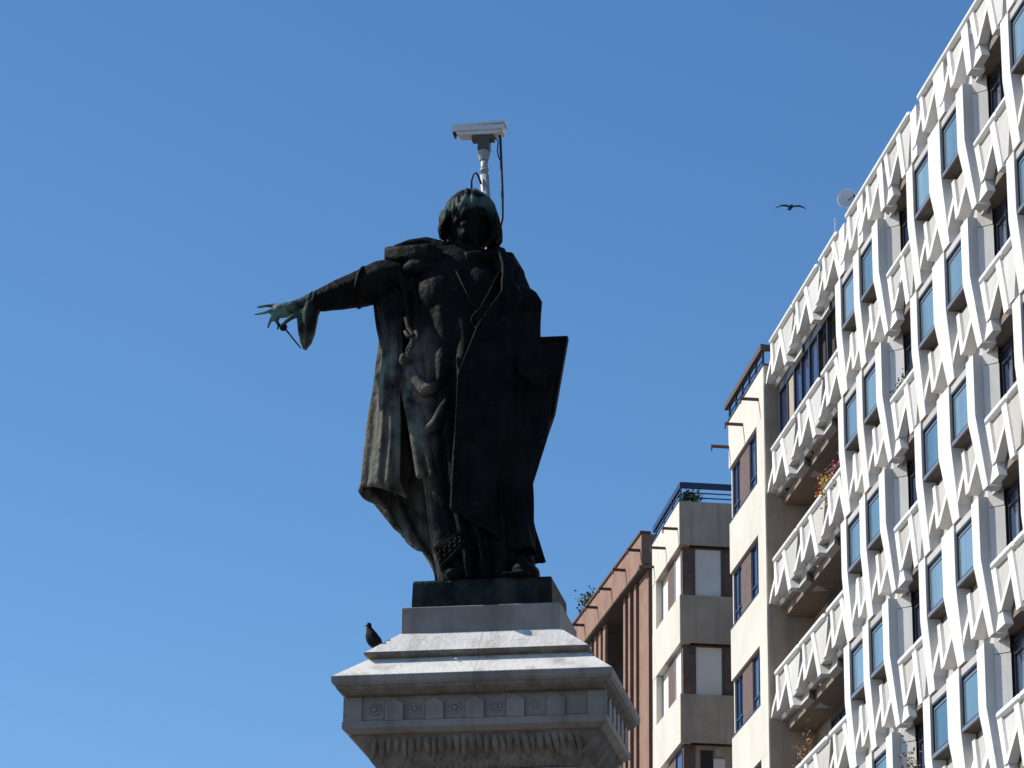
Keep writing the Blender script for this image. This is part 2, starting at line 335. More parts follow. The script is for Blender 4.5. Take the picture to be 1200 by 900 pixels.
    # roof of the loggia at the top
def end_panel(u1, k, roof=False, width=3.04):
    z = S(k); key = 'e'
    cpart('ep_s1', 'rib', lambda mb: mb.prism([(0.0, -1.42), (-0.34, -1.42), (-0.86, -0.80), (-0.74, -0.70)], nf, -0.25), M_white, WB, (L(u1), 0, z))
    cpart('ep_b1', 'rib', lambda mb: mb.prism([(-0.38, ZC), (-0.60, ZC), (-1.26, -1.42), (-0.96, -1.42)], lambda h: nf(h) + .002, -0.25), M_white, WB, (L(u1), 0, z))
    cpart('ep_s2', 'rib', lambda mb: mb.prism([(-0.96, -1.42), (-1.26, -1.42), (-1.90, -0.84), (-1.78, -0.64)], nf, -0.25), M_white, WB, (L(u1), 0, z))
    cpart('ep_l', 'rib', lambda mb: mb.prism([(-1.34, ZC), (-1.64, ZC), (-2.84, -1.72), (-2.50, -1.72)], lambda h: nf(h) + .004, -0.3), M_white, WB, (L(u1), 0, z))
    cpart('ep_p1', 'spandrel_panel', lambda mb: mb.prism([(-0.60, ZC), (-1.36, ZC), (-1.82, -0.78), (-1.22, -1.36)], lambda h: nf(h) - .065, -0.26), M_panel, WB, (L(u1), 0, z))
    cpart('ep_p2', 'spandrel_panel', lambda mb: mb.prism([(-1.60, ZC), (-3.0, ZC), (-3.0, -1.44), (-2.55, -1.44)], lambda h: nf(h) - .05, -0.26), M_panel, WB, (L(u1), 0, z))
    # folded underside: wedges that run back under the slab
    def wedge(mb):
        for a, b, dpt in ((0.0, -0.34, -0.62), (-0.96, -1.34, -0.75), (-2.46, -2.86, -0.95)):
            h0 = -1.42 if a > -2 else -1.72
            m_ = (a + b) / 2
            mb.add([(a, -0.2, h0 - .001), (b, -0.2, h0 - .001), (b - 0.75, -0.2, h0 - 0.0), (m_ - 0.15, dpt, h0 - .03), (a + .1, -0.26, -1.50), (b - .6, -0.26, -1.50)],
                   [(0, 1, 3), (1, 2, 3), (0, 3, 4), (2, 5, 3), (4, 3, 5), (0, 4, 5, 2, 1)])
    cpart('ep_w', 'underside_fold', wedge, M_panel, WB, (L(u1), 0, z))
    back_plate(u1 - width, u1 - 0.34, k, low=-1.46)
# pair storeys
A_ = dict(g1=(67.33, 1.26), mid=('mid_wide', 65.05), g2=(65.02, 1.30), rf=63.17)
B_ = dict(g1=(74.2, 1.25), mid=('mid', 72.36), g2=(72.33, 1.24), rf=70.53)
C_ = dict(g1=(59.76, 1.26), mid=('mid_wide', 57.48), g2=(57.45, 1.30), rf=55.6)
for k in range(-4, 4):
    rf_ = (k == 3)
    for q in (A_, B_, C_): pair(None, q['g1'], q['mid'], q['g2'], q['rf'], k, roof=rf_)
    loggia(63.15, 60.32, k, rf_); loggia(70.51, 67.88, k, rf_)
    for u1 in (82.94, 79.9, 76.86): end_panel(u1, k, rf_)
    for u1 in (82.55, 79.75): rail(u1 - 2.68, u1, k)
    rail(74.95, 76.75, k)
    if rf_:
        for u0, u1 in ((55.4, 60.1), (62.8, 67.05), (70.05, 73.9)): rail(u0, u1, k)
    # end bay slab + end return
    cpart('eb_slab', 'slab', lambda mb: mb.box(L(74.75), L(82.62), -1.165, -0.42, -1.735, -1.50), M_slab, WB, (0, 0, S(k)))
    cpart('eb_side', 'end_panel', lambda mb: mb.prism([(0, 0)] * 0 or [(L(82.56), ZC), (L(82.62), ZC), (L(82.62), -1.46), (L(82.56), -1.46)], -0.12, -1.15), M_panel, WB, (0, 0, S(k)))
    if k < 3:
        if k == 2:   # glazed attic gallery
            def gf(mb):
                for x in (82.5, 81.55, 80.75, 79.9, 79.0, 78.0, 77.0): mb.box(L(x) - 0.09, L(x), -0.42, -0.30, -0.9, 1.26)
                mb.box(L(75), L(82.5), -0.42, -0.30, 1.27, 1.5)
            fr = part('gallery_window', (lambda mb: (gf(mb), mb)[1])(MB()), M_frame, WB, (0, 0, S(k)))
            part('glass', MB().box(L(78.3), L(82.45), -0.40, -0.36, -0.9, 1.26), M_glassd, fr)
            wp('recess_wall', MB().box(L(74.76), L(78.28), -0.9, -0.5, S(k) - 1.4, S(k) + 1.45), M_dark)
            wp('mullion_wall', MB().box(L(80.83), L(81.45), -0.44, -0.34, S(k) - 0.9, S(k) + 1.25), M_creamd)
        else:
            def bw(mb):
                for x in (80.75, 79.9, 79.0, 77.9, 76.8, 75.7): mb.box(L(x) - 0.09, L(x), -1.16, -1.08, -1.4, 1.1)
                mb.box(L(75.2), L(80.75), -1.16, -1.08, 1.02, 1.15)
            fr = cpart('eb_w', 'balcony_door', bw, M_frame, WB, (0, 0, S(k)))
            cpart('eb_g', 'glass', lambda mb: mb.box(L(75.3), L(80.7), -1.15, -1.12, -1.4, 1.05), M_glassd, fr)
cpart('eb_pipe', 'drain_pipe', lambda mb: mb.tube([(L(81.1), -1.10, -1.4), (L(81.1), -1.10, 1.25)], 0.05, 8), M_creamd, WB, (0, 0, S(k)))

# roof aerials
sat = thing('satellite_dish', 'round white satellite dish above the roof edge of the zigzag white block', 'satellite dish', (FLOC[0] + (74.15 - U0) * fdx + 0.22, FLOC[1] + (74.15 - U0) * fdy, ROOFZ - 0.02))
dm = MB(); nseg = 24; rows = 5; v = []; f = []
for i in range(rows + 1):
    r_ = 0.27 * i / rows
    for j in range(nseg):
        a = 2 * math.pi * j / nseg; v.append((r_ * math.cos(a) * .92, -0.07 * (r_ / .27) ** 2, r_ * math.sin(a)))
for i in range(rows):
    for j in range(nseg): f.append((i * nseg + j, i * nseg + (j + 1) % nseg, (i + 1) * nseg + (j + 1) % nseg, (i + 1) * nseg + j))
dm.add(v, f)
dish = part('dish', dm, M_cctv, sat, (0, 0, 0.60), smooth=True, rot=(R(-8), 0, R(-12)))
dish.modifiers.new('s', 'SOLIDIFY').thickness = 0.012
part('feed_arm', MB().tube([(0.0, -0.02, 0.60), (0.12, -0.24, 0.62)], 0.012, 6).ball((0.12, -0.25, 0.62), 0.035, 8, 6), M_cable, sat)
part('mast', MB().tube([(0.02, 0.1, 0), (0.02, 0.1, 0.5)], 0.025, 8), M_cctvp, sat)
ant = thing('roof_aerial', 'thin white rod aerial left of the satellite dish on the roof edge', 'aerial', (FLOC[0] + (75.3 - U0) * fdx + .17, FLOC[1] + (75.3 - U0) * fdy, ROOFZ - 0.2))
part('rod', MB().tube([(0, 0, -.15), (0, 0, 0.80)], 0.012, 6), M_rail, ant)
part('cross_rod', MB().tube([(-0.06, 0, 0.72), (0.06, 0, 0.72)], 0.008, 6), M_rail, ant)

# ------------------------------------------------------------------ beige building with navy windows
BB = thing('apartment_building', 'narrow cream apartment block with brown brick panels and navy windows', 'building', FLOC, FROT)
bp_ = lambda name, mb, m, loc=(0, 0, 0), **k: part(name, mb, m, BB, loc, **k)
TOPB = 30.15 + EYE
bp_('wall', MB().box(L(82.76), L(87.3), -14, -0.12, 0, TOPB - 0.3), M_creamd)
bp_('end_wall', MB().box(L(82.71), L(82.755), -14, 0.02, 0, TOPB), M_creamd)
bands = []
hz = 28.78 + EYE
bp_('cream_band', MB().box(L(82.715), L(87.33), -0.119, 0.06, hz, TOPB), M_cream)
for j in range(10):
    head = hz - 3.0 * j; sill = head - 1.58
    if sill - 1.42 < 0: break
    bp_('cream_band', MB().box(L(82.715), L(87.33), -0.119, 0.06, max(0, sill - 1.42), sill), M_cream)
    bp_('pier', MB().box(L(82.715), L(83.66), -0.119, 0.058, sill, head), M_cream)
    for (a, b, c) in ((83.66, 84.95, 0), (86.22, 87.22, 0)):
        fr = bp_('window', MB().box(L(a), L(b), -0.10, -0.04, sill, sill + 0.07).box(L(a), L(b), -0.10, -0.04, head - 0.07, head)
                 .box(L(a), L(a) + 0.07, -0.10, -0.04, sill, head).box(L(b) - 0.07, L(b), -0.10, -0.04, sill, head)
                 .box(L((a + b) / 2) - 0.04, L((a + b) / 2) + 0.04, -0.10, -0.042, sill, head).box(L(a), L(b), -0.10, -0.043, sill + 0.42, sill + 0.48), M_navy)
        part('glass', MB().box(L(a) + 0.02, L(b) - 0.02, -0.09, -0.075, sill + 0.03, head - 0.03), M_glassd, fr)
    bp_('brick_panel', MB().box(L(84.96), L(86.21), -0.119, -0.02, sill, head), M_brownbrick)
    bp_('pier', MB().box(L(87.23), L(87.33), -0.119, -0.01, sill, head), M_cream)
    bp_('window_sill', MB().box(L(83.66), L(87.32), -0.03, 0.075, sill + .001, sill + 0.035), M_navy)
bp_('roof_rail', MB().box(L(82.71), L(87.6), -0.02, 0.12, TOPB + 0.44, TOPB + 0.60), M_fascia)
bp_('roof_rail', MB().box(L(82.71), L(82.83), -6, -0.03, TOPB + 0.44, TOPB + 0.59), M_fascia)
bp_('roof_coping', MB().box(L(82.70), L(87.36), -0.1, 0.085, TOPB, TOPB + 0.05), M_navy)
for i in range(6):
    u = 82.85 + i * 0.88
    bp_('rail_post', MB().box(L(u) - 0.03, L(u) + 0.03, 0.0, 0.06, TOPB + 0.05, TOPB + 0.42), M_navy)
bp_('rail_bar', MB().box(L(82.85), L(87.4), 0.01, 0.04, TOPB + 0.22, TOPB + 0.26), M_navy)
for u in (83.35, 85.4, 87.31):
    bp_('water_spout', MB().box(L(u) - 0.04, L(u) + 0.03, 0.055, 0.56, 29.38 + EYE, 29.45 + EYE).box(L(u) - 0.04, L(u) + 0.03, 0.53, 0.56, 29.28 + EYE, 29.38 + EYE), M_spout)

# ------------------------------------------------------------------ cream building with inset corner
CB = thing('apartment_building', 'cream apartment block with inset corner windows behind grey blinds and a navy roof railing', 'building', FLOC, FROT)
cp_ = lambda name, mb, m, loc=(0, 0, 0), **k: part(name, mb, m, CB, loc, **k)
T2 = 30.3 + EYE
cp_('wall', MB().box(L(95.3), L(99.6), -14, -0.30, 0, T2 - 0.4), M_brownbrick)
for j in range(10):
    bt = (30.3 if j == 0 else 27.4 - 3.0 * (j - 1)) + EYE
    bb = (28.95 - 3.0 * j) + EYE if j == 0 else (25.95 - 3.0 * (j - 1)) + EYE
    if bb < 0.5: break
    # band: cream street face and end face with its shade painted darker
    cp_('band', MB().box(L(95.05), L(99.58), -0.32, 0.0, bb, bt), M_cream)
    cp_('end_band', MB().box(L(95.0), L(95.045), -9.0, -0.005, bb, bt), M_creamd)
    if j == 0: cp_('band_soffit', MB().box(L(95.05), L(99.55), -0.30, -0.02, bb - 0.02, bb - .001), M_creamd)
    wb, wt = bb - 1.55, bb - 0.02
    if wb < 0: break
    # street side below the band
    cp_('pier', MB().box(L(98.95), L(99.57), -0.32, -0.004, wb, wt), M_cream)
    fr = cp_('window', MB().box(L(97.7), L(98.94), -0.27, -0.2, wb, wb + 0.06).box(L(97.7), L(97.76), -0.27, -0.2, wb, wt).box(L(98.88), L(98.94), -0.27, -0.2, wb, wt), M_framew)
    part('blind' if j < 3 else 'glass', MB().box(L(97.77), L(98.87), -0.25, -0.22, wb + .06, wt), M_blind, fr)
    cp_('brick_panel', MB().box(L(96.55), L(97.69), -0.295, -0.14, wb, wt), M_brownbrick)
    # corner windows
    low = j >= 2
    fr = cp_('window', MB().box(L(95.36), L(95.42), -0.30, -0.10, wb, wt).box(L(96.44), L(96.52), -0.30, -0.12, wb, wt).box(L(95.42), L(96.44), -0.30, -0.13, wt - 0.06, wt), M_navy if low else M_framew)
    part('blind' if not low else 'glass', MB().box(L(95.43), L(96.43), -0.28, -0.15, wb, wt - .06), M_glassd if low else M_blind, fr)
    cp_('corner_post', MB().box(L(95.2), L(95.36), -0.46, -0.12, wb, wt), M_brownbrick)
    if not low:
        fr = cp_('window', MB().box(L(95.19), L(95.29), -1.33, -1.29, wb, wt).box(L(95.19), L(95.29), -1.29, -0.5, wt - 0.05, wt).box(L(95.19), L(95.29), -0.5, -0.46, wb, wt), M_soffit)
        part('blind', MB().box(L(95.22), L(95.29), -1.28, -0.51, wb, wt - .05), M_blind, fr)
        cp_('recess_wall', MB().box(L(95.23), L(95.295), -9, -1.34, wb, wt), M_brownbrick)
    else:
        cp_('recess_wall', MB().box(L(95.23), L(95.295), -9, -0.47, wb, wt), M_creamd)
        fr = cp_('door', MB().box(L(95.19), L(95.22), -0.98, -0.62, wb, wt - 0.15), M_dark)
        cp_('vent_box', MB().box(L(95.17), L(95.228), -1.32, -1.05, wt - 0.32, wt - 0.05), M_creamd)
        cp_('door_panel', MB().box(L(95.18), L(95.228), -1.34, -1.0, wb, wt - 0.4), M_blind)
# railing
for a, (x0, x1, y0, y1) in {'s': (95.0, 99.6, -0.10, -0.02), 'e': (95.0, 95.08, -9, -0.11)}.items():
    cp_('roof_rail', MB().box(L(x0), L(x1), y0, y1, T2 + 0.42, T2 + 0.60), M_navy)
    for h_ in (0.12, 0.27): cp_('rail_bar', MB().box(L(x0) + .02, L(x1) - .02, y0 + .02, y1 - .02, T2 + h_, T2 + h_ + 0.03), M_navy)
cp_('roof_coping', MB().box(L(94.99), L(99.6), -0.3, 0.01, T2, T2 + 0.03), M_navy)
for y in (-0.06, -2.2, -4.2): cp_('rail_post', MB().box(L(95.02), L(95.06), y - .02, y + .02, T2 + .03, T2 + 0.42), M_navy)
for u in (96.4, 97.8, 99.2): cp_('rail_post', MB().box(L(u), L(u + .04), -0.08, -0.04, T2 + .03, T2 + 0.42), M_navy)
for u in (95.3, 97.3, 99.3):
    cp_('water_spout', MB().box(L(u) - 0.04, L(u) + 0.03, 0.0, 0.46, 29.48 + EYE, 29.55 + EYE).box(L(u) - 0.04, L(u) + 0.03, 0.43, 0.46, 29.36 + EYE, 29.48 + EYE), M_spout)

# ------------------------------------------------------------------ terracotta building
TA = R(-10.0)
TB = thing('apartment_building', 'terracotta apartment block with tall thin pillars under a deep spouted cornice', 'building', (4.16, 100.57, 0), math.pi / 2 - TA)
tp_ = lambda name, mb, m, loc=(0, 0, 0), **k: part(name, mb, m, TB, loc, **k)
T3 = 31.27 + EYE; C3 = 30.2 + EYE
tp_('wall', MB().box(0.05, 26, -14, -1.6, 0, T3 - 0.5), M_dark)  # near-black colour painted in for the shade behind the pillars
tp_('cornice_panel', MB().box(0, 26, -0.25, 0.0, C3, T3), M_terra)
tp_('cornice_side', MB().box(-0.0, 0.3, -8, -0.251, C3 + .1, T3 - .001), M_terra)
tp_('cornice_soffit', MB().box(0.02, 26, -1.6, -0.02, C3 - 0.03, C3 - .001), M_soffit)
tp_('cornice_ledge', MB().box(-0.3, 0.55, -8, 0.04, C3 - 0.06, C3 + .02), M_soffit)
tp_('roof_coping', MB().box(-0.03, 26, -0.3, 0.05, T3, T3 + 0.08), M_spout)
tp_('end_wall', MB().box(0.04, 0.30, -14, -0.75, 0, C3 - .07), M_terra)
tp_('pillar', MB().box(0.12, 1.5, -0.72, -0.25, 0, C3 - 0.07), M_terra)
for u, w_ in ((1.85, .34), (2.75, .30), (3.5, .30), (6.7, .38), (7.45, .38), (8.2, .36), (9.0, .36), (9.8, .36), (14, .4), (14.9, .4), (15.8, .4), (16.7, .4)):
    tp_('pillar', MB().box(u, u + w_, -0.31, -0.22, 0, C3 - 0.04), M_terra)
for i in range(8):
    u = 0.2 + i * 2.24
    tp_('water_spout', MB().box(u - 0.04, u + 0.04, 0.0, 0.42, 30.72 + EYE, 30.80 + EYE).box(u - 0.04, u + 0.04, 0.38, 0.42, 30.62 + EYE, 30.72 + EYE), M_spout)
for z in (27.4, 24.4, 21.4, 18.4):
    tp_('balcony', MB().box(3.9, 6.6, -1.5, -0.25, z - 0.15, z + 0.02).box(3.95, 6.55, -0.32, -0.25, z + .02, z + 0.55), M_terra)
    for i in range(9):
        tp_('slat', MB().box(4.0 + i * .29, 4.12 + i * .29, -0.30, -0.26, z + 0.56, z + 1.0), M_spout if i % 2 else M_blind)

# ------------------------------------------------------------------ pedestal
TH = R(9.95)
PLOC = (-0.2652 + 0.7 * math.sin(TH), 23.4022 + 0.7 * math.cos(TH), 0.0)
PED = thing('monument_pedestal', 'pale marble monument pedestal with rosette frieze and sloped top', 'pedestal', PLOC, -TH)
pp_ = lambda name, mb, m, loc=(0, 0, 0), **k: part(name, mb, m, PED, loc, **k)
Z = lambda h: h + EYE
def half_split(name, levels, m, gap=0.0015, bevel=0):
    """stone course made of a left and a right block with a fine joint"""
    for s_ in (-1, 1):
        v = []; f = []
        for hx, hy, z in levels:
            a, b = (-hx, 0.02 - gap) if s_ < 0 else (0.02 + gap, hx)
            v += [(a, -hy, z), (b, -hy, z), (b, hy, z), (a, hy, z)]
        for i in range(len(levels) - 1):
            for j in range(4): f.append((i * 4 + j, i * 4 + (j + 1) % 4, (i + 1) * 4 + (j + 1) % 4, (i + 1) * 4 + j))
        k = (len(levels) - 1) * 4; f += [(3, 2, 1, 0), (k, k + 1, k + 2, k + 3)]
        pp_(name, MB().add(v, f), m, bevel=bevel)
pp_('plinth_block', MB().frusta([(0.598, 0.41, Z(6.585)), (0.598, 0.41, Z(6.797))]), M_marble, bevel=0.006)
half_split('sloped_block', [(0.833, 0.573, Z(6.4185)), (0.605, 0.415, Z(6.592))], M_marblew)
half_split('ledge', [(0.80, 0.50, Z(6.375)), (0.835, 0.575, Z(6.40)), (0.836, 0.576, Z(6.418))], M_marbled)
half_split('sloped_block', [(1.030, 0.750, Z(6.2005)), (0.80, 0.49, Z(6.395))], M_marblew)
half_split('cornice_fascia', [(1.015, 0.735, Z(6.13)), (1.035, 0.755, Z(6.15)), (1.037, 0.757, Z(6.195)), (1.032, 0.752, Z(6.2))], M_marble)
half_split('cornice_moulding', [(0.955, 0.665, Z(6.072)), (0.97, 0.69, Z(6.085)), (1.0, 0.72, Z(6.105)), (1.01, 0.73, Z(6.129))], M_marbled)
FX, FY = 0.972, 0.612
pp_('frieze_block', MB().frusta([(FX - 0.02, FY - 0.02, Z(5.83)), (FX - 0.02, FY - 0.02, Z(6.071))]), M_marble)
pp_('frieze_base', MB().frusta([(FX - .06, FY - .06, Z(5.79)), (FX + 0.006, FY + 0.006, Z(5.835)), (FX + 0.006, FY + 0.006, Z(5.885)), (FX - .015, FY - .015, Z(5.89))]), M_marble)
def tab(w_):
    return MB().add([(x, y, z) for y in (-0.021, 0.0) for (x, z) in ((-w_ / 2, 0), (w_ / 2, 0), (w_ / 2, 0.125), (0, 0.165), (-w_ / 2, 0.125))],
                    [(0, 1, 2, 3, 4), (9, 8, 7, 6, 5)] + [(i, (i + 1) % 5, (i + 1) % 5 + 5, i + 5) for i in range(5)])
tabm = tab(0.135).mesh('frieze_tab')
sq = [-0.742, -0.443, -0.143, 0.155, 0.455, 0.752]
for i in range(5):
    link('frieze_tab', tabm, M_marble, PED, ((sq[i] + sq[i + 1]) / 2, -FY + 0.015, Z(5.888)))
for s_ in (-1, 1):
    pp_('frieze_corner', MB().box(min(s_ * 0.835, s_ * FX), max(s_ * 0.835, s_ * FX), -FY, -FY + 0.03, Z(5.887), Z(6.068)), M_marble)
for i in range(5):
    link('frieze_tab', tabm, M_marble, PED, (FX - 0.015, -0.42 + i * 0.21, Z(5.888)), (0, 0, R(90)))
def rosette():
    mb = MB()
    for i in range(8):
        a = 2 * math.pi * i / 8
        mb.ball((0.037 * math.cos(a), -0.004, 0.037 * math.sin(a)), (0.017, 0.009, 0.017), 8, 5)
    mb.ball((0, -0.008, 0), (0.022, 0.014, 0.022), 8, 6); return mb
rm = rosette().mesh('rosette', smooth=True)
for i in range(5):
    o = link('rosette', rm, M_marble if i != 4 else M_marblew, PED, (sq[i] + .003 * math.sin(i * 3), -FY + 0.022 + (.006 if i == 4 else 0), Z(5.975) + .002 * math.cos(i * 5)), (0, R(13 * i), 0))
    o.scale = (1 - .05 * (i % 3), 1 - .2 * (i % 2), 1 - .04 * ((i + 1) % 3))
frm = MB()
for a, b, c, d in ((-0.075, 0.075, -0.075, -0.066), (-0.075, 0.075, 0.066, 0.075), (-0.075, -0.066, -0.066, 0.066), (0.066, 0.075, -0.066, 0.066)):
    frm.box(a, b, -0.006, 0.0, c, d)
fm = frm.mesh('rosette_frame')
for x in sq: link('rosette_frame', fm, M_marble, PED, (x, -FY + 0.020, Z(5.975)))
for x, y, z, r_ in ((-.14, -.595, 6.345, .008), (.33, -.45, 6.57, .010), (.35, -.44, 6.575, .006), (-.55, -.62, 6.30, .006), (.60, -.50, 6.50, .005)):
    pp_('dropping', MB().ball((x, y, Z(z) - .004), (r_ * 1.5, r_, r_ * .7), 8, 5), M_cctv, smooth=True)
# leaf-and-dart course
pp_('leaf_course', MB().frusta([(0.745, 0.385, Z(5.565)), (0.79, 0.43, Z(5.62)), (0.84, 0.48, Z(5.70)), (0.90, 0.54, Z(5.775)), (0.93, 0.57, Z(5.79))]), M_marbled)
lf = MB(); lf.tube([(0, 0, 0.01), (0, 0.03, -0.04), (0, 0.085, -0.10), (0, 0.125, -0.150)], [0.020, 0.027, 0.025, 0.014], 6)
lfm = lf.mesh('leaf', smooth=True)
bd = MB().ball((0, 0, 0), (0.017, 0.017, 0.02), 8, 6).mesh('bead', smooth=True)
n_ = 28
for i in range(n_):
    x = -0.72 + 1.44 * i / (n_ - 1); sx = x * 0.985
    o = link('leaf', lfm, M_marbled, PED, (x * 1.04, -0.538, Z(5.775)), (0, R(-16 * x + 5 * math.sin(i * 4.3)), 0)); o.scale = (1 + .12 * math.sin(i * 2.9), 1, 1 + .08 * math.sin(i * 1.7))
    link('bead', bd, M_marbled, PED, (x * 0.86, -0.395, Z(5.585)))
for i in range(16):
    y = -0.48 + 0.96 * i / 15
    link('leaf', lfm, M_marbled, PED, (0.90, y, Z(5.775)), (0, 0, R(90)))
pp_('shaft', MB().frusta([(0.78, 0.42, 1.2), (0.74, 0.38, Z(5.56))]), M_marble)
pp_('base_step', MB().frusta([(1.3, 1.0, 0.0), (1.3, 1.0, 0.4)]), M_marble, bevel=0.01)
pp_('base_step', MB().frusta([(1.0, 0.7, 0.401), (1.0, 0.7, 1.0), (0.8, 0.45, 1.199)]), M_marble)

# ------------------------------------------------------------------ bronze statue
def mat_bronze():
    m = mat('aged_bronze', (0.002, 0.002, 0.0025), (0.015, 0.0145, 0.014), rough=0.6, scale=3.2, bump=0.6, bscale=24, spec=0.05, lo=0.36, hi=0.8, streak=0.45, streak_col=(0.014, 0.019, 0.019))  # near black, so the shade on the front sits in the colour
    n = m.node_tree.nodes; l = m.node_tree.links; b = n['Principled BSDF']
    base = b.inputs['Base Color'].links[0].from_socket
    tc = n.new('ShaderNodeTexCoord'); sx = n.new('ShaderNodeSeparateXYZ'); l.new(tc.outputs['Object'], sx.inputs[0])
    t = n.new('ShaderNodeTexNoise'); t.inputs['Scale'].default_value = 7; t.inputs['Detail'].default_value = 7; l.new(tc.outputs['Object'], t.inputs['Vector'])
    def rng(sock, a, b_):
        r = n.new('ShaderNodeMapRange'); r.inputs['From Min'].default_value = a; r.inputs['From Max'].default_value = b_; l.new(sock, r.inputs['Value']); return r.outputs[0]
    top = rng(sx.outputs['Z'], 3.02, 3.25); hand = rng(sx.outputs['X'], -1.38, -1.62)
    mx = n.new('ShaderNodeMath'); mx.operation = 'MAXIMUM'; l.new(top, mx.inputs[0]); l.new(hand, mx.inputs[1])
    nz = rng(t.outputs[0], 0.40, 0.62)
    ml = n.new('ShaderNodeMath'); ml.operation = 'MULTIPLY'; l.new(mx.outputs[0], ml.inputs[0]); l.new(nz, ml.inputs[1])
    nz2 = rng(t.outputs[0], 0.66, 0.84)
    m3 = n.new('ShaderNodeMath'); m3.operation = 'MULTIPLY'; m3.inputs[1].default_value = 0.2; l.new(nz2, m3.inputs[0])
    m4 = n.new('ShaderNodeMath'); m4.operation = 'MAXIMUM'; l.new(ml.outputs[0], m4.inputs[0]); l.new(m3.outputs[0], m4.inputs[1])
    mix = n.new('ShaderNodeMix'); mix.data_type = 'RGBA'; l.new(m4.outputs[0], mix.inputs['Factor']); l.new(base, mix.inputs['A'])
    mix.inputs['B'].default_value = (0.13, 0.21, 0.18, 1)
    # sunlight painted as a paler left side on cloak and tunic, with verdigris streaks
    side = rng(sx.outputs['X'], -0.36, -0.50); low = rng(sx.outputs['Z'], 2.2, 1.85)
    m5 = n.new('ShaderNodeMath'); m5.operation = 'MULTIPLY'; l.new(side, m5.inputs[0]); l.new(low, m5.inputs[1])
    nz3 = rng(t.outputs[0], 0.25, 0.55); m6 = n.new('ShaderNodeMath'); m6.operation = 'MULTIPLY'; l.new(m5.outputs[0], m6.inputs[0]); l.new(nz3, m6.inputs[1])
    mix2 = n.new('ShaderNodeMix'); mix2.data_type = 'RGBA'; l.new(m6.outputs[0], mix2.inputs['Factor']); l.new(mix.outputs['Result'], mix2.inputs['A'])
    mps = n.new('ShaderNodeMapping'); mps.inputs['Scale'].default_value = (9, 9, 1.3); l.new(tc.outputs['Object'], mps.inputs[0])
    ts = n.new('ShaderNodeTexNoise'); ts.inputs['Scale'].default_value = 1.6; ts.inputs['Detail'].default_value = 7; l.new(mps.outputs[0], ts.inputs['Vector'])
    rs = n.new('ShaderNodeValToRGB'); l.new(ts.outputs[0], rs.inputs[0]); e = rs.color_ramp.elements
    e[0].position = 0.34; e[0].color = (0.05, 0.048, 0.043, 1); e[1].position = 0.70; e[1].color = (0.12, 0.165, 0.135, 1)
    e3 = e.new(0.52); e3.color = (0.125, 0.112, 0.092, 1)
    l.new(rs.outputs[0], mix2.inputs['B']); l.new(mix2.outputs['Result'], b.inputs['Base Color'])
    return m
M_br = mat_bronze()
SZ = 7.013 + EYE
ST = thing('statue', 'dark bronze statue of a robed man with outstretched arm on the marble pedestal', 'statue', (PLOC[0], PLOC[1], SZ), -TH)
def D(X, Y, d=0.0):
    """sculptor's drawing units (650 per 4.4 m) to metres, d = depth behind the figure's middle plane"""
    a = X - 560; b = Y - 450
    x = -0.12256 + 0.006765 * a + 0.00010265 * b - 6.476e-7 * a * b - 1.5e-8 * b * b
    z = 1.67604 - 0.00034065 * a - 0.00701655 * b + 3.7e-7 * a * b + 6.694e-7 * b * b
    return Vector((x + d * (-0.187 + 0.00026 * a), d, z + d * (0.30 + 0.040 * z)))
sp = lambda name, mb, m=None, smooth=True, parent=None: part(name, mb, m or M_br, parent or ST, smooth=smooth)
def remesh(o, vox, sm=4, f=0.6):
    r = o.modifiers.new('fuse', 'REMESH'); r.mode = 'VOXEL'; r.voxel_size = vox; r.use_smooth_shade = True
    s_ = o.modifiers.new('soften', 'SMOOTH'); s_.factor = f; s_.iterations = sm
def chain(mb, pts, n=12):
    """pts: (X, Y, depth, radius) joined by tapered limbs with round joints"""
    P_ = [(D(a, b, c), r) for a, b, c, r in pts]
    for i, (p, r) in enumerate(P_): mb.ball(p, r, n, 8)
    for (p, r), (q, s_) in zip(P_, P_[1:]): mb.tube([p, q], [r, s_], n)
sp('base_block', MB().frusta([(0.525, 0.36, 7.013 - 0.215 - 7.013), (0.530, 0.365, -0.19), (0.525, 0.36, -0.02), (0.52, 0.355, 0.0)]), M_bronzebase, smooth=False)

# body: one continuous mesh
b = MB()
hc = D(551, 258, -0.02)
b.ball(hc, (0.145, 0.17, 0.20), 20, 14)
b.ball(hc + Vector((0, -0.05, -0.13)), (0.095, 0.11, 0.10), 14, 10)           # jaw
b.tube([hc + Vector((-.01, -0.175, 0.03)), hc + Vector((-.012, -0.215, -0.045))], [0.018, 0.032], 8)   # nose
b.ball(hc + Vector((-.012, -0.205, -0.045)), 0.03, 8, 6)
for s_ in (-1, 1):
    b.tube([hc + Vector((s_ * .02, -0.165, 0.055)), hc + Vector((s_ * .095, -0.14, 0.06))], [0.024, 0.018], 8)   # brow
    b.ball(hc + Vector((s_ * .055, -0.132, 0.015)), (0.026, 0.02, 0.014), 8, 6)                                  # eye
    b.ball(hc + Vector((s_ * .075, -0.125, -0.06)), (0.04, 0.04, 0.04), 8, 6)                                    # cheek
    b.ball(hc + Vector((s_ * .145, 0.0, -0.01)), (0.02, 0.035, 0.05), 8, 6)                                      # ear
b.tube([hc + Vector((-.045, -0.165, -0.10)), hc + Vector((.035, -0.165, -0.10))], 0.016, 8)              # lips
b.tube([hc + Vector((-.035, -0.158, -0.125)), hc + Vector((.025, -0.158, -0.125))], 0.017, 8)
b.ball(hc + Vector((-.005, -0.15, -0.175)), 0.04, 8, 6)                                                   # chin
chain(b, [(549, 272, 0.02, .10), (547, 300, 0.03, .115)])
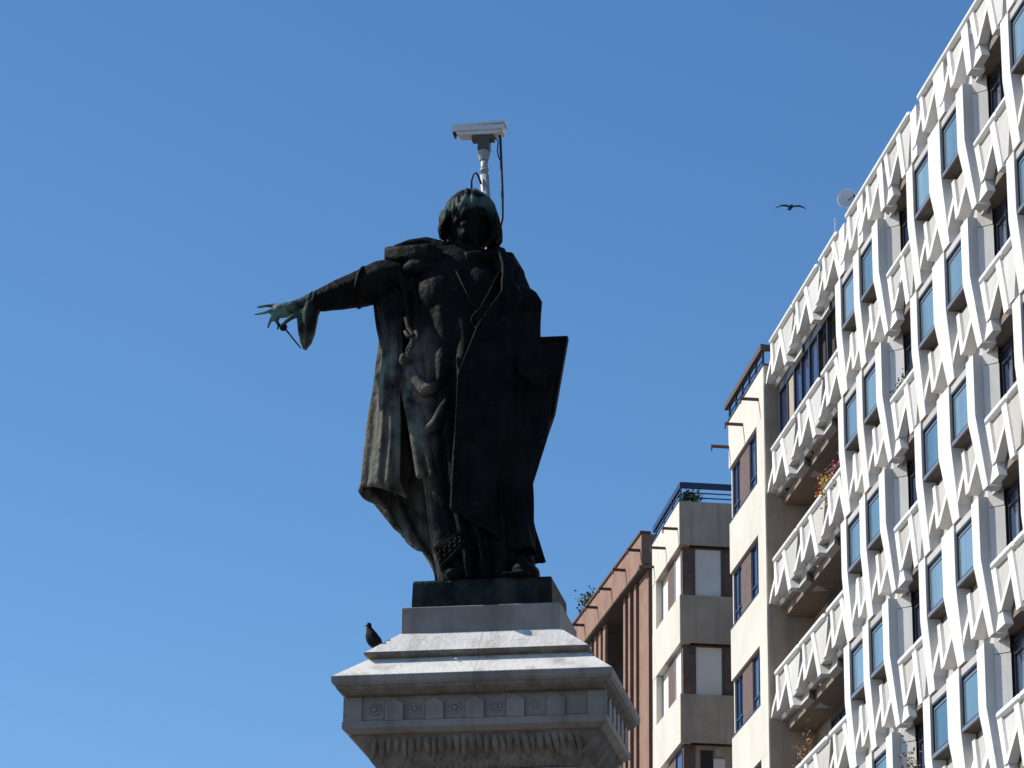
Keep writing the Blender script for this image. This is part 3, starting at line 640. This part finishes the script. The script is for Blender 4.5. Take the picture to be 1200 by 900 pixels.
for X, Y, d, r in ((535, 335, 0, (.36, .24, .30)), (540, 375, 0, (.37, .25, .30)), (540, 425, 0, (.37, .26, .34)), (520, 346, -.07, (.22, .19, .26)), (562, 346, -.07, (.22, .19, .26)), (545, 480, 0, (.34, .24, .3))):
    b.ball(D(X, Y, d), r, 18, 12)
chain(b, [(478, 312, .02, .14), (545, 306, .04, .14), (588, 322, .04, .13)])
chain(b, [(474, 325, 0, .165), (448, 330, -.02, .17), (425, 338, -.05, .150), (400, 345, -.09, .125), (380, 351, -.12, .098), (364, 355, -.14, .075), (350, 358.5, -.16, .055)])
chain(b, [(596, 330, .04, .14), (612, 365, .0, .13), (610, 410, -.12, .11), (618, 436, -.25, .075)])
# right hand: palm, four fingers, thumb
chain(b, [(350, 359, -.16, .052), (338, 361, -.17, .050), (326, 363, -.18, .046)])
chain(b, [(336, 366, -.15, .045), (326, 368, -.17, .038)])
chain(b, [(326, 358.5, -.17, .022), (314, 358.3, -.18, .017), (308, 359.0, -.19, .015), (301.5, 359.8, -.20, .013)], 8)
chain(b, [(322, 365, -.20, .022), (316, 364.5, -.22, .021), (307, 367.2, -.22, .014), (298, 368.8, -.22, .012)], 8)
chain(b, [(321, 368, -.21, .020), (318, 372, -.23, .017), (315.5, 379, -.22, .014), (313.5, 384, -.21, .012)], 8)
chain(b, [(326, 370, -.20, .022), (324, 376, -.22, .018), (326.5, 381, -.20, .015), (325, 386, -.19, .011)], 8)
chain(b, [(348, 369, -.19, .026), (340, 373, -.23, .021), (334, 378, -.24, .018), (331, 381, -.22, .016)], 8)
# left hand gripping the lower part of the tablet
chain(b, [(618, 436, -.25, .06), (626, 443, -.28, .055)])
for i in range(4):
    chain(b, [(624, 436 + i * 5, -.30, .022), (633, 436 + i * 5.2, -.32, .018), (638, 439 + i * 5.2, -.28, .014)], 8)
chain(b, [(622, 434, -.28, .024), (630, 430, -.33, .018)], 8)
# legs and shoes
chain(b, [(550, 500, 0, .18), (542, 590, -.02, .12), (536, 660, -.08, .08)])
chain(b, [(580, 500, 0, .18), (600, 590, -.04, .12), (614, 655, -.06, .085)])
b.ball((D(533, 668, -.28)).to_tuple()[:2] + (.045,), (.065, .17, .05), 14, 9); chain(b, [(536, 660, -.08, .075), (534, 667, -.2, .05)])
b.ball((D(616, 668, -.26)).to_tuple()[:2] + (.062,), (.105, .20, .065), 16, 9); chain(b, [(613, 655, -.06, .085), (615, 662, -.16, .08)])
b.box(.17, .37, -.46, -.1, 0.0, 0.022)
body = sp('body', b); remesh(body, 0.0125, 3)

# hair: bobbed strands with a fringe
h = MB(); random.seed(4)
h.ball(hc + Vector((0.005, 0.05, 0.055)), (0.185, 0.19, 0.185), 18, 12)
for i in range(64):
    ph = 2 * math.pi * i / 64 + random.uniform(-.03, .03)
    front = -math.sin(ph)
    cxx = math.cos(ph)
    length = 1.0 if front < 0.60 else random.uniform(.50, .60)
    rx = 0.225 if cxx > 0 else 0.232
    drop = 0.205 if cxx > -0.2 else 0.135
    pts = []; rr = []
    for j in range(9):
        t = j / 8 * length
        a = t * math.pi * 0.5
        if t < .55:
            el = t / .55 * math.pi / 2
            q = Vector((rx * 0.90 * math.sin(el) * cxx, (0.205 if front > 0 else .22) * math.sin(el) * math.sin(ph) + .03, 0.245 * math.cos(el)))
        else:
            u_ = (t - .55) / .45
            bulge = 0.90 + 0.14 * math.sin(u_ * math.pi * .9)
            q = Vector((rx * bulge * cxx, (0.205 if front > 0 else .22) * bulge * math.sin(ph) + .03, -drop * u_))
        wv = 0.020 * math.sin(t * 11 + i * 1.7)
        q += Vector((wv * -math.sin(ph), wv * cxx, 0))
        q *= 1 + .03 * math.sin(i * 2.7); pts.append(hc + q); rr.append((0.017 + .007 * math.sin(i * 5.1)) if j < 8 else 0.008)
    rr[0] = .02
    h.tube(pts, rr, 7)
h.ball(D(521, 258, 0.03), (0.045, 0.07, 0.085), 10, 8); h.ball(D(581, 271, 0.02), (0.045, 0.08, 0.085), 10, 8)
h.ball(hc + Vector((0, .06, -.06)), (.20, .17, .17), 16, 10)
hair = sp('hair', h); remesh(hair, 0.008, 1, .3)

# tunic: pleated loft from the chest to the base
def loft(levels, nth, nz, folds, name, y_off=0.0, seed=1, wave=0.012):
    """levels: (Y, Xleft, Xright, half depth); folds: (angle0, angle1, amplitude, width)"""
    v = []; f = []
    for i in range(nz + 1):
        t = i / nz
        Y = levels[0][0] + (levels[-1][0] - levels[0][0]) * t
        k = 0
        while k < len(levels) - 2 and Y > levels[k + 1][0]: k += 1
        a, b2 = levels[k], levels[k + 1]; w_ = (Y - a[0]) / (b2[0] - a[0]); w_ = w_ * w_ * (3 - 2 * w_) * .5 + w_ * .5
        xl = a[1] + (b2[1] - a[1]) * w_; xr = a[2] + (b2[2] - a[2]) * w_; hd = a[3] + (b2[3] - a[3]) * w_
        for j in range(nth):
            th = 2 * math.pi * j / nth
            r = 1.0
            for (t0, t1, am, wd, g0) in folds:
                c_ = t0 + (t1 - t0) * t + 0.04 * math.sin(t * 7 + t0 * 3)
                dd = (th - c_ + math.pi) % (2 * math.pi) - math.pi
                r += am * (g0 + (1 - g0) * t) * math.exp(-(dd / wd) ** 2)
            r += wave * noise.noise(Vector((math.cos(th) * 4, math.sin(th) * 4, t * 5 + seed)))
            X = (xl + xr) / 2 + (xr - xl) / 2 * math.cos(th) * r
            dd_ = hd * math.sin(th) * r; p = D(X, Y, 0) + Vector((-.187 * dd_, dd_ + y_off, 0)); p.z = max(p.z, 0.0); v.append(p)
    for i in range(nz):
        for j in range(nth): f.append((i * nth + j, i * nth + (j + 1) % nth, (i + 1) * nth + (j + 1) % nth, (i + 1) * nth + j))
    f.append(tuple(range(nth))); f.append(tuple(nz * nth + j for j in reversed(range(nth))))
    return MB().add(v, f)
rad = math.radians
tun = loft([(330, 472, 600, .22), (385, 476, 602, .25), (410, 480, 602, .25), (440, 474, 606, .28), (490, 481, 606, .31), (540, 492, 606, .32), (600, 501, 606, .32), (640, 506, 610, .30), (668, 512, 612, .30), (692, 516, 612, .29)],
           220, 90, [(rad(208), rad(224), .20, .20, .5), (rad(232), rad(245), -.14, .07, .4), (rad(246), rad(252), .10, .10, .4), (rad(262), rad(262), -.13, .07, .5),
                     (rad(275), rad(270), .08, .09, .4), (rad(290), rad(288), -.12, .06, .5), (rad(305), rad(306), .08, .1, .4), (rad(325), rad(322), -.10, .07, .5), (rad(190), rad(193), -.08, .06, .2), (rad(340), rad(345), .06, .1, .4)], 'tunic')
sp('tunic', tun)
# slung folds crossing the hip
fd = MB()
def swag(pts, r):
    P_ = [D(a_, b__, c_ + .085) for a_, b__, c_ in pts]
    fd.tube(P_, r, 10)
swag([(474, 418, -.20), (486, 445, -.29), (500, 458, -.34), (516, 452, -.36), (524, 434, -.35)], [.05, .065, .065, .05, .03])
swag([(472, 425, -.18), (476, 455, -.26), (486, 500, -.31), (494, 560, -.33)], [.03, .045, .05, .04])
swag([(500, 505, -.35), (512, 498, -.37), (520, 480, -.38), (527, 462, -.38)], [.04, .06, .05, .025])
swag([(486, 468, -.27), (494, 490, -.30), (500, 520, -.33), (508, 560, -.35)], [.035, .05, .045, .03])
swag([(490, 405, -.22), (505, 416, -.28), (520, 418, -.30), (540, 410, -.30)], [.02, .03, .03, .02])
o = sp('hip_fold', fd); remesh(o, .012, 10)
# embroidered hem corner with raised ornament
hm = MB()
q = [D(509, 641, -.33), D(539, 621, -.385), D(546, 636, -.39), D(517, 668, -.34)]
th_ = Vector((0, .05, 0))
hm.add([p for p in q] + [p + th_ for p in q], [(0, 1, 2, 3), (7, 6, 5, 4), (0, 4, 5, 1), (1, 5, 6, 2), (2, 6, 7, 3), (3, 7, 4, 0)])
hb = sp('hem_border', hm, smooth=False)
om = MB()
def hq(u_, v_): return q[0].lerp(q[1], u_).lerp(q[3].lerp(q[2], u_), v_) + Vector((0, -.004, 0))
for v0 in (.1, .2, .88): om.tube([hq(.03, v0), hq(.97, v0)], .005, 6)
for i in range(9):
    u_ = .08 + i * .1; om.ball(hq(u_, .52 + .16 * (-1) ** i), (.015, .006, .017), 8, 5)
    om.tube([hq(u_, .32), hq(u_ + .05, .75)], .004, 5)
sp('ornament', om, parent=hb)

# cloak: one draped sheet around the back
keys = {
 300: [(492, -.16), (466, -.06), (456, .10), (486, .26), (530, .31), (572, .26), (596, .13), (600, -.04), (584, -.20)],
 322: [(484, -.18), (457, -.08), (447, .08), (476, .28), (530, .33), (586, .28), (612, .12), (611, -.06), (590, -.26)],
 337: [(479, -.17), (450, -.08), (441, .07), (470, .29), (530, .35), (588, .29), (608, .13), (608, -.08), (590, -.28)],
 358: [(474, -.16), (450, -.10), (441, .06), (470, .30), (532, .36), (598, .30), (628, .14), (628, -.12), (588, -.32)],
 345: [(476, -.16), (447, -.08), (438, .06), (468, .30), (530, .36), (592, .30), (621, .14), (621, -.10), (588, -.30)],
 400: [(470, -.17), (457, -.15), (450, .04), (482, .30), (540, .37), (602, .30), (630, .12), (622, -.16), (560, -.36)],
 460: [(470, -.18), (452, -.17), (443, .04), (472, .30), (540, .38), (612, .30), (646, .12), (632, -.20), (537, -.42)],
 520: [(470, -.20), (449, -.19), (434, .03), (466, .28), (540, .37), (606, .30), (634, .10), (624, -.22), (534, -.44)],
 575: [(469, -.22), (443, -.21), (424, .00), (460, .26), (530, .35), (592, .28), (616, .10), (608, -.22), (532, -.45)],
 620: [(486, -.16), (474, -.10), (466, .05), (480, .22), (530, .31), (590, .28), (621, .10), (612, -.22), (530, -.44)],
 660: [(502, -.14), (500, -.05), (500, .08), (506, .20), (540, .28), (590, .28), (630, .10), (620, -.20), (540, -.42)]}
KY = sorted(keys)
def crm(p0, p1, p2, p3, t):
    return 0.5 * ((2 * p1) + (-p0 + p2) * t + (2 * p0 - 5 * p1 + 4 * p2 - p3) * t * t + (-p0 + 3 * p1 - 3 * p2 + p3) * t ** 3)
def ringpt(Y, s_):
    Y = min(max(Y, KY[0]), KY[-1]); k = 0
    while k < len(KY) - 2 and Y > KY[k + 1]: k += 1
    w_ = (Y - KY[k]) / (KY[k + 1] - KY[k])
    g_ = [tuple(a[c] + (b_[c] - a[c]) * w_ for c in (0, 1)) for a, b_ in zip(keys[KY[k]], keys[KY[k + 1]])]
    t = s_ * 8; i = min(int(t), 7); t -= i
    P_ = lambda j: g_[min(max(j, 0), 8)]
    return tuple(crm(P_(i - 1)[c], P_(i)[c], P_(i + 1)[c], P_(i + 2)[c], t) for c in (0, 1))
hem = [(0, 593), (.10, 584), (.22, 572), (.25, 580), (.28, 592), (.31, 612), (.35, 622), (.38, 645), (.41, 690), (.62, 690), (.68, 664), (.74, 656), (.80, 659), (.86, 650), (.90, 655), (.94, 640), (1.0, 616)]
def hemY(s_):
    for a, b_ in zip(hem, hem[1:]):
        if s_ <= b_[0]: return a[1] + (b_[1] - a[1]) * (s_ - a[0]) / (b_[0] - a[0])
    return hem[-1][1]
v = []; f = []; NS, NT = 200, 90
for i in range(NS + 1):
    s_ = i / NS
    for j in range(NT + 1):
        t = j / NT
        top_ = 300 if s_ > .18 else 300 + 60 * (1 - s_ / .18)
        Y = top_ + (hemY(s_) - top_) * t
        X, d = ringpt(Y, s_)
        X1, d1 = ringpt(Y, min(1, s_ + .01)); X0_, d0 = ringpt(Y, max(0, s_ - .01))
        tx, ty = (X1 - X0_) * .0068, d1 - d0; ln = math.hypot(tx, ty) or 1
        am = (.006 + .034 * t)
        edge = min(1, 12 * min(s_, 1 - s_))
        am *= .35 if s_ < .2 else 1
        if s_ > .72: am = (.012 + .05 * t) * min(1, (s_ - .72) * 8)
        w_ = am * edge * (math.sin(s_ * 70 + 2.2 * math.sin(t * 3)) + .5 * math.sin(s_ * 131 + t * 2)) + .012 * noise.noise(Vector((s_ * 20, t * 6, 3)))
        nx, ny = ty / ln, -tx / ln       # outward
        p = D(X, Y, 0) + Vector((w_ * nx - .187 * d, d + w_ * ny, 0)); p.z = max(p.z, 0.0)
        v.append(p)
for i in range(NS):
    for j in range(NT): f.append((i * (NT + 1) + j, (i + 1) * (NT + 1) + j, (i + 1) * (NT + 1) + j + 1, i * (NT + 1) + j + 1))
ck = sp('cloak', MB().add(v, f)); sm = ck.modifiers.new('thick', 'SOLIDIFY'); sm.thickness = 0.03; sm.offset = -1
# collar and hood roll on the shoulders
cl = MB()
for dz_ in (-.035, .0, .03): cl.tube([D(453, 297.5, -.08) + Vector((0, 0, dz_)), D(470, 297, -.15) + Vector((0, 0, dz_ * .9)), D(488, 296, -.19) + Vector((0, 0, dz_ * .8)), D(503, 294, -.20) + Vector((0, 0, dz_ * .8)), D(519, 299, -.18) + Vector((0, 0, dz_ * .4))], [.030, .040, .042, .040, .035], 12)
cl.tube([D(462, 292, .08), D(480, 287, .12), D(500, 284.5, .13), D(520, 291, .12), D(545, 300, .16)], [.03, .045, .05, .06, .07], 12)
cl.tube([D(545, 304, -.16), D(575, 301, -.08), D(592, 310, -.02), D(600, 330, .0)], [.06, .07, .085, .08], 12)
cl.ball(D(495, 315, -.12), (.16, .12, .08), 12, 8)
cl.ball(D(594, 318, -.02), (.115, .17, .125), 14, 10); cl.ball(D(612, 360, -.06), (.11, .15, .17), 14, 10)
o = sp('collar', cl); remesh(o, .012, 4)
dr = MB()
for (x0, y0, x1, y1, x2, y2, r_) in ((470, 318, 476, 345, 482, 392, .030), (486, 322, 489, 350, 492, 385, .024), (500, 330, 503, 352, 498, 380, .026), (478, 326, 484, 336, 488, 350, .02)):
    dr.tube([D(x0, y0, -.14), D(x1, y1, -.165), D(x2, y2, -.17)], [r_, r_ * 1.1, r_ * .5], 8)
o = sp('chest_fold', dr); remesh(o, .012, 6)
# hanging sleeve at the wrist
sl = loft([(357, 363, 384, .05), (366, 354, 382, .09), (378, 352, 377.5, .12), (395, 353.5, 374.5, .10), (407, 355.5, 370.5, .08), (415, 359, 365, .04)], 80, 26,
          [(rad(200), rad(215), .16, .2, .3), (rad(240), rad(235), -.2, .12, .3), (rad(265), rad(268), .15, .15, .3), (rad(290), rad(290), -.2, .1, .4), (rad(325), rad(320), .12, .15, .4)], 'sleeve', y_off=-.13)
sp('sleeve', sl)
cf = MB()
for X_, r_ in ((364, .076), (370, .084)):
    c0 = D(X_, 354.5, -.13); pts = []
    for i in range(17):
        a = 2 * math.pi * i / 16; pts.append(c0 + Vector((.02 * math.sin(a), r_ * math.cos(a), r_ * math.sin(a))))
    cf.tube(pts, .012, 6, cap=False)
c0 = D(424, 337, -.05)
cf.tube([c0 + Vector((.03 * math.sin(a), .155 * math.cos(a), .155 * math.sin(a))) for a in [2 * math.pi * i / 20 for i in range(21)]], .016, 6, cap=False)
sp('cuff', cf)
rodm = MB(); rodm.tube([D(333, 384, -.22), D(352.5, 408, -.20)], [.008, .006], 6); rodm.ball(D(332, 383.5, -.22), .032, 10, 8)
sp('rod', rodm)
# tablet held against the left hip
tb = MB()
q = [D(596, 396, -.08), D(664, 393, -.16), D(648.5, 483, -.13), D(619, 569, -.10), D(592, 540, -.10)]
t_ = Vector((0, .07, 0))
tb.add(q + [p + t_ for p in q], [(0, 1, 2, 3, 4), (9, 8, 7, 6, 5)] + [(i, i + 5, (i + 1) % 5 + 5, (i + 1) % 5) for i in range(5)])
tbo = part('tablet', tb, M_br, ST, bevel=.006)
rim = MB()
e_ = Vector((0, -.005, 0))
qc = sum(q, Vector()) / 5
for a, b_ in ((0, 1), (1, 2), (2, 3)): rim.tube([q[a].lerp(qc, .06) + e_, q[b_].lerp(qc, .06) + e_], .008, 6)
sp('rim', rim, parent=tbo)
# pendant and chain
pd = MB(); c0 = D(560, 375, -.33)
pd.tube([c0 + Vector((.045 * math.cos(a), -.01, .052 * math.sin(a))) for a in [2 * math.pi * i / 18 for i in range(19)]], .007, 6, cap=False)
pd.ball(D(559, 366, -.34), .016, 8, 6); pd.ball(D(558, 384, -.34), .014, 8, 6)
pd.tube([D(535, 318, -.26), D(548, 345, -.31), D(559, 366, -.34)], .006, 6); pd.tube([D(585, 318, -.26), D(572, 345, -.31), D(560, 366, -.34)], .006, 6)
sp('pendant', pd)
kn = MB()
kn.tube([D(476, 372, -.26), D(479, 384, -.28), D(486, 392, -.30), D(478, 394, -.31), D(475, 388, -.30)], [.014, .018, .02, .018, .012], 8)
kn.tube([D(487, 388, -.30), D(491, 394, -.31), D(488, 400, -.31)], [.014, .02, .012], 8)
kn.tube([D(484, 398, -.28), D(478, 410, -.28), D(476, 424, -.27)], [.014, .014, .014], 8)
for i in range(7): kn.ball(D(485 - i * 1.3, 400 + i * 3.6, -.29), .019, 8, 6)
kn.ball(D(473, 421, -.28), (.03, .03, .05), 10, 8)
sp('belt_knot', kn)

# ------------------------------------------------------------------ surveillance camera behind the statue
P7 = math.radians(9.95)
def Q(x, z, q_):   # pedestal frame coordinates -> metres in the pedestal frame (origin at its middle)
    return Vector((x, q_ - 0.7, z + EYE))
CV = thing('security_camera', 'white box surveillance camera on a grey pole rising behind the statue head', 'camera', (PLOC[0], PLOC[1], 0), -TH)
vp = lambda name, mb, m, **k: part(name, mb, m, CV, **k)
vp('pole', MB().tube([Q(-.085, 6.55, 1.2), Q(-.14, 10.03, 1.2), Q(-.187, 10.66, 1.2)], [.038, .038, .038], 14), M_cctvp, smooth=True)
vp('pole_top', MB().tube([Q(-.187, 10.66, 1.2), Q(-.190, 10.80, 1.2)], [.031, .030], 14).tube([Q(-.187, 10.70, 1.2), Q(-.1885, 10.712, 1.2)], .036, 14), M_cctvp, smooth=True)
vp('pan_head', MB().tube([Q(-.192, 10.79, 1.2), Q(-.193, 10.84, 1.2)], [.036, .052], 14).tube([Q(-.193, 10.84, 1.2), Q(-.193, 10.875, 1.2)], [.052, .045], 14), M_cctvp)
vp('tilt_mount', MB().box(-.24, -.145, .46, .54, 10.876 + EYE, 10.961 + EYE), M_soffit)
ang = R(2.5)
# housing: a bevelled box with a sunshield and a chamfered front
hs = MB()
prof = [(-.435, 11.055), (-.40, 11.008), (-.10, 11.000), (-.035, 11.02), (-.025, 11.075), (-.44, 11.062)]
nb_ = len(prof)
v = [(x, y, z + EYE) for y in (.44, .56) for x, z in prof]
hs.add(v, [tuple(range(nb_)), tuple(range(2 * nb_ - 1, nb_ - 1, -1))] + [(i, (i + 1) % nb_, (i + 1) % nb_ + nb_, i + nb_) for i in range(nb_)])
ho = vp('housing', hs, M_cctv)
ss = MB(); ss.add([(-.452, .43, 11.072 + EYE), (-.015, .43, 11.088 + EYE), (-.015, .57, 11.088 + EYE), (-.452, .57, 11.072 + EYE),
                   (-.458, .425, 11.090 + EYE), (-.015, .425, 11.106 + EYE), (-.015, .575, 11.106 + EYE), (-.458, .575, 11.090 + EYE)],
                  [(0, 1, 2, 3), (7, 6, 5, 4), (0, 4, 5, 1), (1, 5, 6, 2), (2, 6, 7, 3), (3, 7, 4, 0)])
ss.box(-.452, -.02, .428, .438, 11.035 + EYE, 11.077 + EYE)
vp('sunshield', ss, M_cctv)
vp('front_window', MB().box(-.444, -.43, .45, .55, 11.02 + EYE, 11.055 + EYE), M_cable)
vp('bracket', MB().box(-.29, -.11, .46, .54, 10.962 + EYE, 10.999 + EYE), M_soffit)
vp('cable', MB().tube([Q(-.06, 10.985, 1.16), Q(-.05, 10.95, 1.14), Q(-.038, 10.7, 1.14), Q(-.026, 10.45, 1.14), Q(-.024, 10.25, 1.14), Q(-.045, 10.15, 1.14), Q(-.08, 10.0, 1.16), Q(-.09, 9.7, 1.2)], .011, 8), M_cable, smooth=True)
vp('cable', MB().tube([Q(-.13, 10.955, 1.15), Q(-.09, 10.955, 1.14), Q(-.068, 10.93, 1.14), Q(-.072, 10.84, 1.14), Q(-.06, 10.78, 1.14), Q(-.045, 10.76, 1.14)], .0055, 6), M_cable, smooth=True)
vp('cable', MB().tube([Q(-.285, 10.50, 1.18), Q(-.285, 10.60, 1.16), Q(-.27, 10.655, 1.15), Q(-.245, 10.665, 1.15), Q(-.225, 10.63, 1.15), Q(-.205, 10.57, 1.16)], .009, 8), M_cable, smooth=True)

# ------------------------------------------------------------------ birds
def bird_tail(mb, a, b_, w0, w1, th_=.006):
    a = Vector(a); b_ = Vector(b_)
    mb.add([a + Vector((0, -w0, -th_)), a + Vector((0, w0, -th_)), b_ + Vector((0, w1, -th_)), b_ + Vector((0, -w1, -th_)),
            a + Vector((0, -w0, th_)), a + Vector((0, w0, th_)), b_ + Vector((0, w1, th_)), b_ + Vector((0, -w1, th_))],
           [(3, 2, 1, 0), (4, 5, 6, 7), (0, 1, 5, 4), (1, 2, 6, 5), (2, 3, 7, 6), (3, 0, 4, 7)])
pgl = (PLOC[0] + (-.80) * math.cos(TH) + (-.45) * math.sin(TH), PLOC[1] - (-.80) * math.sin(TH) + (-.45) * math.cos(TH), 6.452 + EYE - .012)
PGS = 1.06
PG = thing('pigeon', 'dark pigeon standing on the left corner of the marble pedestal ledge', 'pigeon', pgl, -TH + R(4))
pb = MB()
for c_, r_, a in (((0.0, 0, .098), (.047, .042, .070), 30), ((.018, 0, .082), (.044, .040, .058), 40), ((-.012, 0, .125), (.036, .034, .050), 20), ((-.026, 0, .165), (.021, .020, .034), 8), ((-.030, 0, .192), (.0195, .017, .018), 0)):
    pb.ball(c_, r_, 14, 10, rot=Matrix.Rotation(R(-a), 3, 'Y'))
pb.tube([(-.028, 0, .15), (-.03, 0, .19)], [.022, .017], 10)
o = part('body', pb, M_feather, PG, smooth=True); remesh(o, .005, 3)
part('beak', MB().tube([(-.046, 0, .190), (-.068, 0, .184)], [.006, .0015], 6), M_cable, PG)
tl = MB(); bird_tail(tl, (.035, 0, .055), (.085, 0, -.002), .018, .028, .004); part('tail', tl, M_feather, PG)
wg = MB()
for s_ in (-1, 1):
    wg.ball((.022, s_ * .036, .085), (.026, .012, .068), 10, 8, rot=Matrix.Rotation(R(-32), 3, 'Y'))
part('wing', wg, M_feather, PG, smooth=True)
for s_ in (-1, 1):
    lg = MB(); lg.tube([(-.002, s_ * .014, .045), (-.004, s_ * .015, .006)], .004, 6)
    for a in (-25, 0, 25): lg.tube([(-.004, s_ * .015, .004), (-.004 - .02 * math.cos(R(a)), s_ * .015 + .02 * math.sin(R(a)), .003)], .0028, 5)
    part('leg', lg, M_spout, PG)

PG.scale = (PGS, PGS, PGS * 1.08)
FB = thing('flying_bird', 'dark bird gliding with spread wings left of the satellite dish', 'bird', (6.23, 68.83, 29.13 + EYE), R(8))
fb = MB(); fb.ball((0, 0, 0), (.045, .11, .04), 12, 8); fb.ball((-.01, -.10, -.012), (.026, .04, .024), 10, 8)
part('body', fb, M_feather, FB, smooth=True)
part('beak', MB().tube([(-.012, -.13, -.015), (-.014, -.165, -.022)], [.009, .002], 6), M_cable, FB)
t_ = MB(); t_.add([(-.03, .08, -.004), (.03, .08, -.004), (.05, .2, -.004), (-.05, .2, -.004), (-.03, .08, .006), (.03, .08, .006), (.05, .2, .006), (-.05, .2, .006)],
                  [(3, 2, 1, 0), (4, 5, 6, 7), (0, 1, 5, 4), (1, 2, 6, 5), (2, 3, 7, 6), (3, 0, 4, 7)])
part('tail', t_, M_feather, FB)
for s_ in (-1, 1):
    wv = []; wf_ = []
    prof = [(0.0, .0, .09), (.10, .035, .10), (.19, .045, .085), (.27, .02, .05), (.33, -.015, .012)] if s_ > 0 else [(0.0, .0, .09), (.09, .03, .10), (.18, .028, .085), (.26, -.005, .05), (.33, -.045, .012)]
    for x, z, c_ in prof:
        for (dy, dz) in ((-c_ * .4, 0), (-c_ * .1, .014), (c_ * .7, 0), (-c_ * .1, -.006)): wv.append((s_ * (x + .02), dy + .12 * x, z + dz))
    for i in range(4):
        for j in range(4): wf_.append((i * 4 + j, i * 4 + (j + 1) % 4, (i + 1) * 4 + (j + 1) % 4, (i + 1) * 4 + j))
    wf_ += [(0, 1, 2, 3), (19, 18, 17, 16)]
    part('wing', MB().add(wv, wf_), M_feather, FB)

# ------------------------------------------------------------------ plants
def leafy(mb, c_, n, rx, ry, rz, size, seed, long=1.6):
    rnd = random.Random(seed)
    for i in range(n):
        p = Vector(c_) + Vector((rnd.gauss(0, rx * .5), rnd.gauss(0, ry * .5), rnd.gauss(0, rz * .5)))
        a = Vector((rnd.uniform(-1, 1), rnd.uniform(-1, 1), rnd.uniform(-1, 1))).normalized(); b_ = a.orthogonal().normalized()
        b_ = (b_ + a.cross(b_) * rnd.uniform(-1, 1)).normalized()
        s_ = size * rnd.uniform(.6, 1.3)
        mb.add([p - a * s_ * long / 2, p + b_ * s_ * .4, p + a * s_ * long / 2, p - b_ * s_ * .4], [(0, 1, 2, 3)])
def wpos(u, n, z):
    return (FLOC[0] + (u - U0) * fdx - n * math.cos(FA), FLOC[1] + (u - U0) * fdy + n * math.sin(FA), z)
def pot(parent, w_=.5):
    part('planter', MB().box(-w_ / 2, w_ / 2, -.09, .09, -.18, 0.0), M_rail, parent, bevel=.01)
def flower_box(u, k, label, kinds, seed, w_=.6, group=None, name='flower_box', cat='flowers', n=-.22):
    t = thing(name, label, cat, wpos(u, n, S(k) + ZC + .12), FROT, group)
    pot(t, w_)
    st_ = MB(); rnd = random.Random(seed)
    for i in range(14):
        x = rnd.uniform(-w_ / 2.4, w_ / 2.4); st_.tube([(x, 0, -.02), (x + rnd.uniform(-.08, .08), rnd.uniform(-.05, .12), rnd.uniform(.12, .3))], .007, 5)
    part('stem', st_, M_leaf, t)
    for i, (m_, cx2, cz, rx, rz, cnt) in enumerate(kinds):
        l_ = MB(); leafy(l_, (cx2, .06, cz), cnt, rx, .12, rz, .055, seed + i); o = part('foliage' if m_ is M_leaf else 'blossom', l_, m_, t)
        o['kind'] = 'stuff'
    return t
flower_box(77.0, 1, 'orange and yellow flowers in a box on the end balcony rail', [(M_orange, .1, .12, .55, .28, 260), (M_yellow, -.25, .12, .42, .34, 200), (M_leaf, 0, .05, .6, .22, 160)], 3, .9)
flower_box(75.7, 1, 'magenta flowers in a box beside the orange ones on the balcony rail', [(M_pink, .1, .16, .4, .26, 150), (M_leaf, 0, .05, .45, .22, 160)], 7, .7)
flower_box(69.3, 1, 'small green trailing plant on the rail of the middle loggia', [(M_leaf, 0, .08, .8, .16, 150)], 9, .9, name='potted_plant', cat='plant')
flower_box(69.5, -2, 'dry reddish plant with bare stems on a low middle loggia', [(M_dry, .2, .25, .7, .6, 420), (M_leaf, -.3, .15, .4, .3, 160)], 12, 1.1, name='potted_plant', cat='plant')
flower_box(80.2, -1, 'sparse dry creeper with red tips on the lowest visible end balcony', [(M_dry, 0, .35, 1.1, .55, 130), (M_orange, .2, .4, .9, .3, 24)], 15, 1.2, name='potted_plant', cat='plant', n=-.35)
# roof shrubs
def shrub(name, label, loc, r, n, seed, size=.07):
    t = thing(name, label, 'shrub', loc)
    s_ = MB(); rnd = random.Random(seed)
    s_.tube([(0, 0, -.3), (0.02, 0, .1)], [.03, .02], 6)
    for i in range(7): s_.tube([(0, 0, 0), (rnd.uniform(-r, r) * .7, rnd.uniform(-r, r) * .7, rnd.uniform(.1, r))], [.014, .006], 5)
    part('trunk', s_, M_dry, t)
    l_ = MB(); leafy(l_, (0, 0, r * .4), n, r, r, r * .8, size, seed); o = part('crown', l_, M_leaf, t); o['kind'] = 'stuff'
    return t
def tpos(u, n, z):
    return (4.16 + u * math.sin(TA) - n * math.cos(TA), 100.57 + u * math.cos(TA) + n * math.sin(TA), z)
shrub('roof_shrub', 'small shrub on the far end of the terracotta roof edge', tpos(9.3, -.3, T3 + .2), .42, 650, 21, .085)
shrub('roof_shrub', 'small shrub behind the navy railing on the cream building roof', wpos(95.3, -.40, T2 + .08), .30, 420, 22, .08)
shrub('balcony_plant', 'green plant in a pale pot between terracotta pillars', tpos(5.2, -.5, 27.95 + .75), .4, 600, 25, .09)
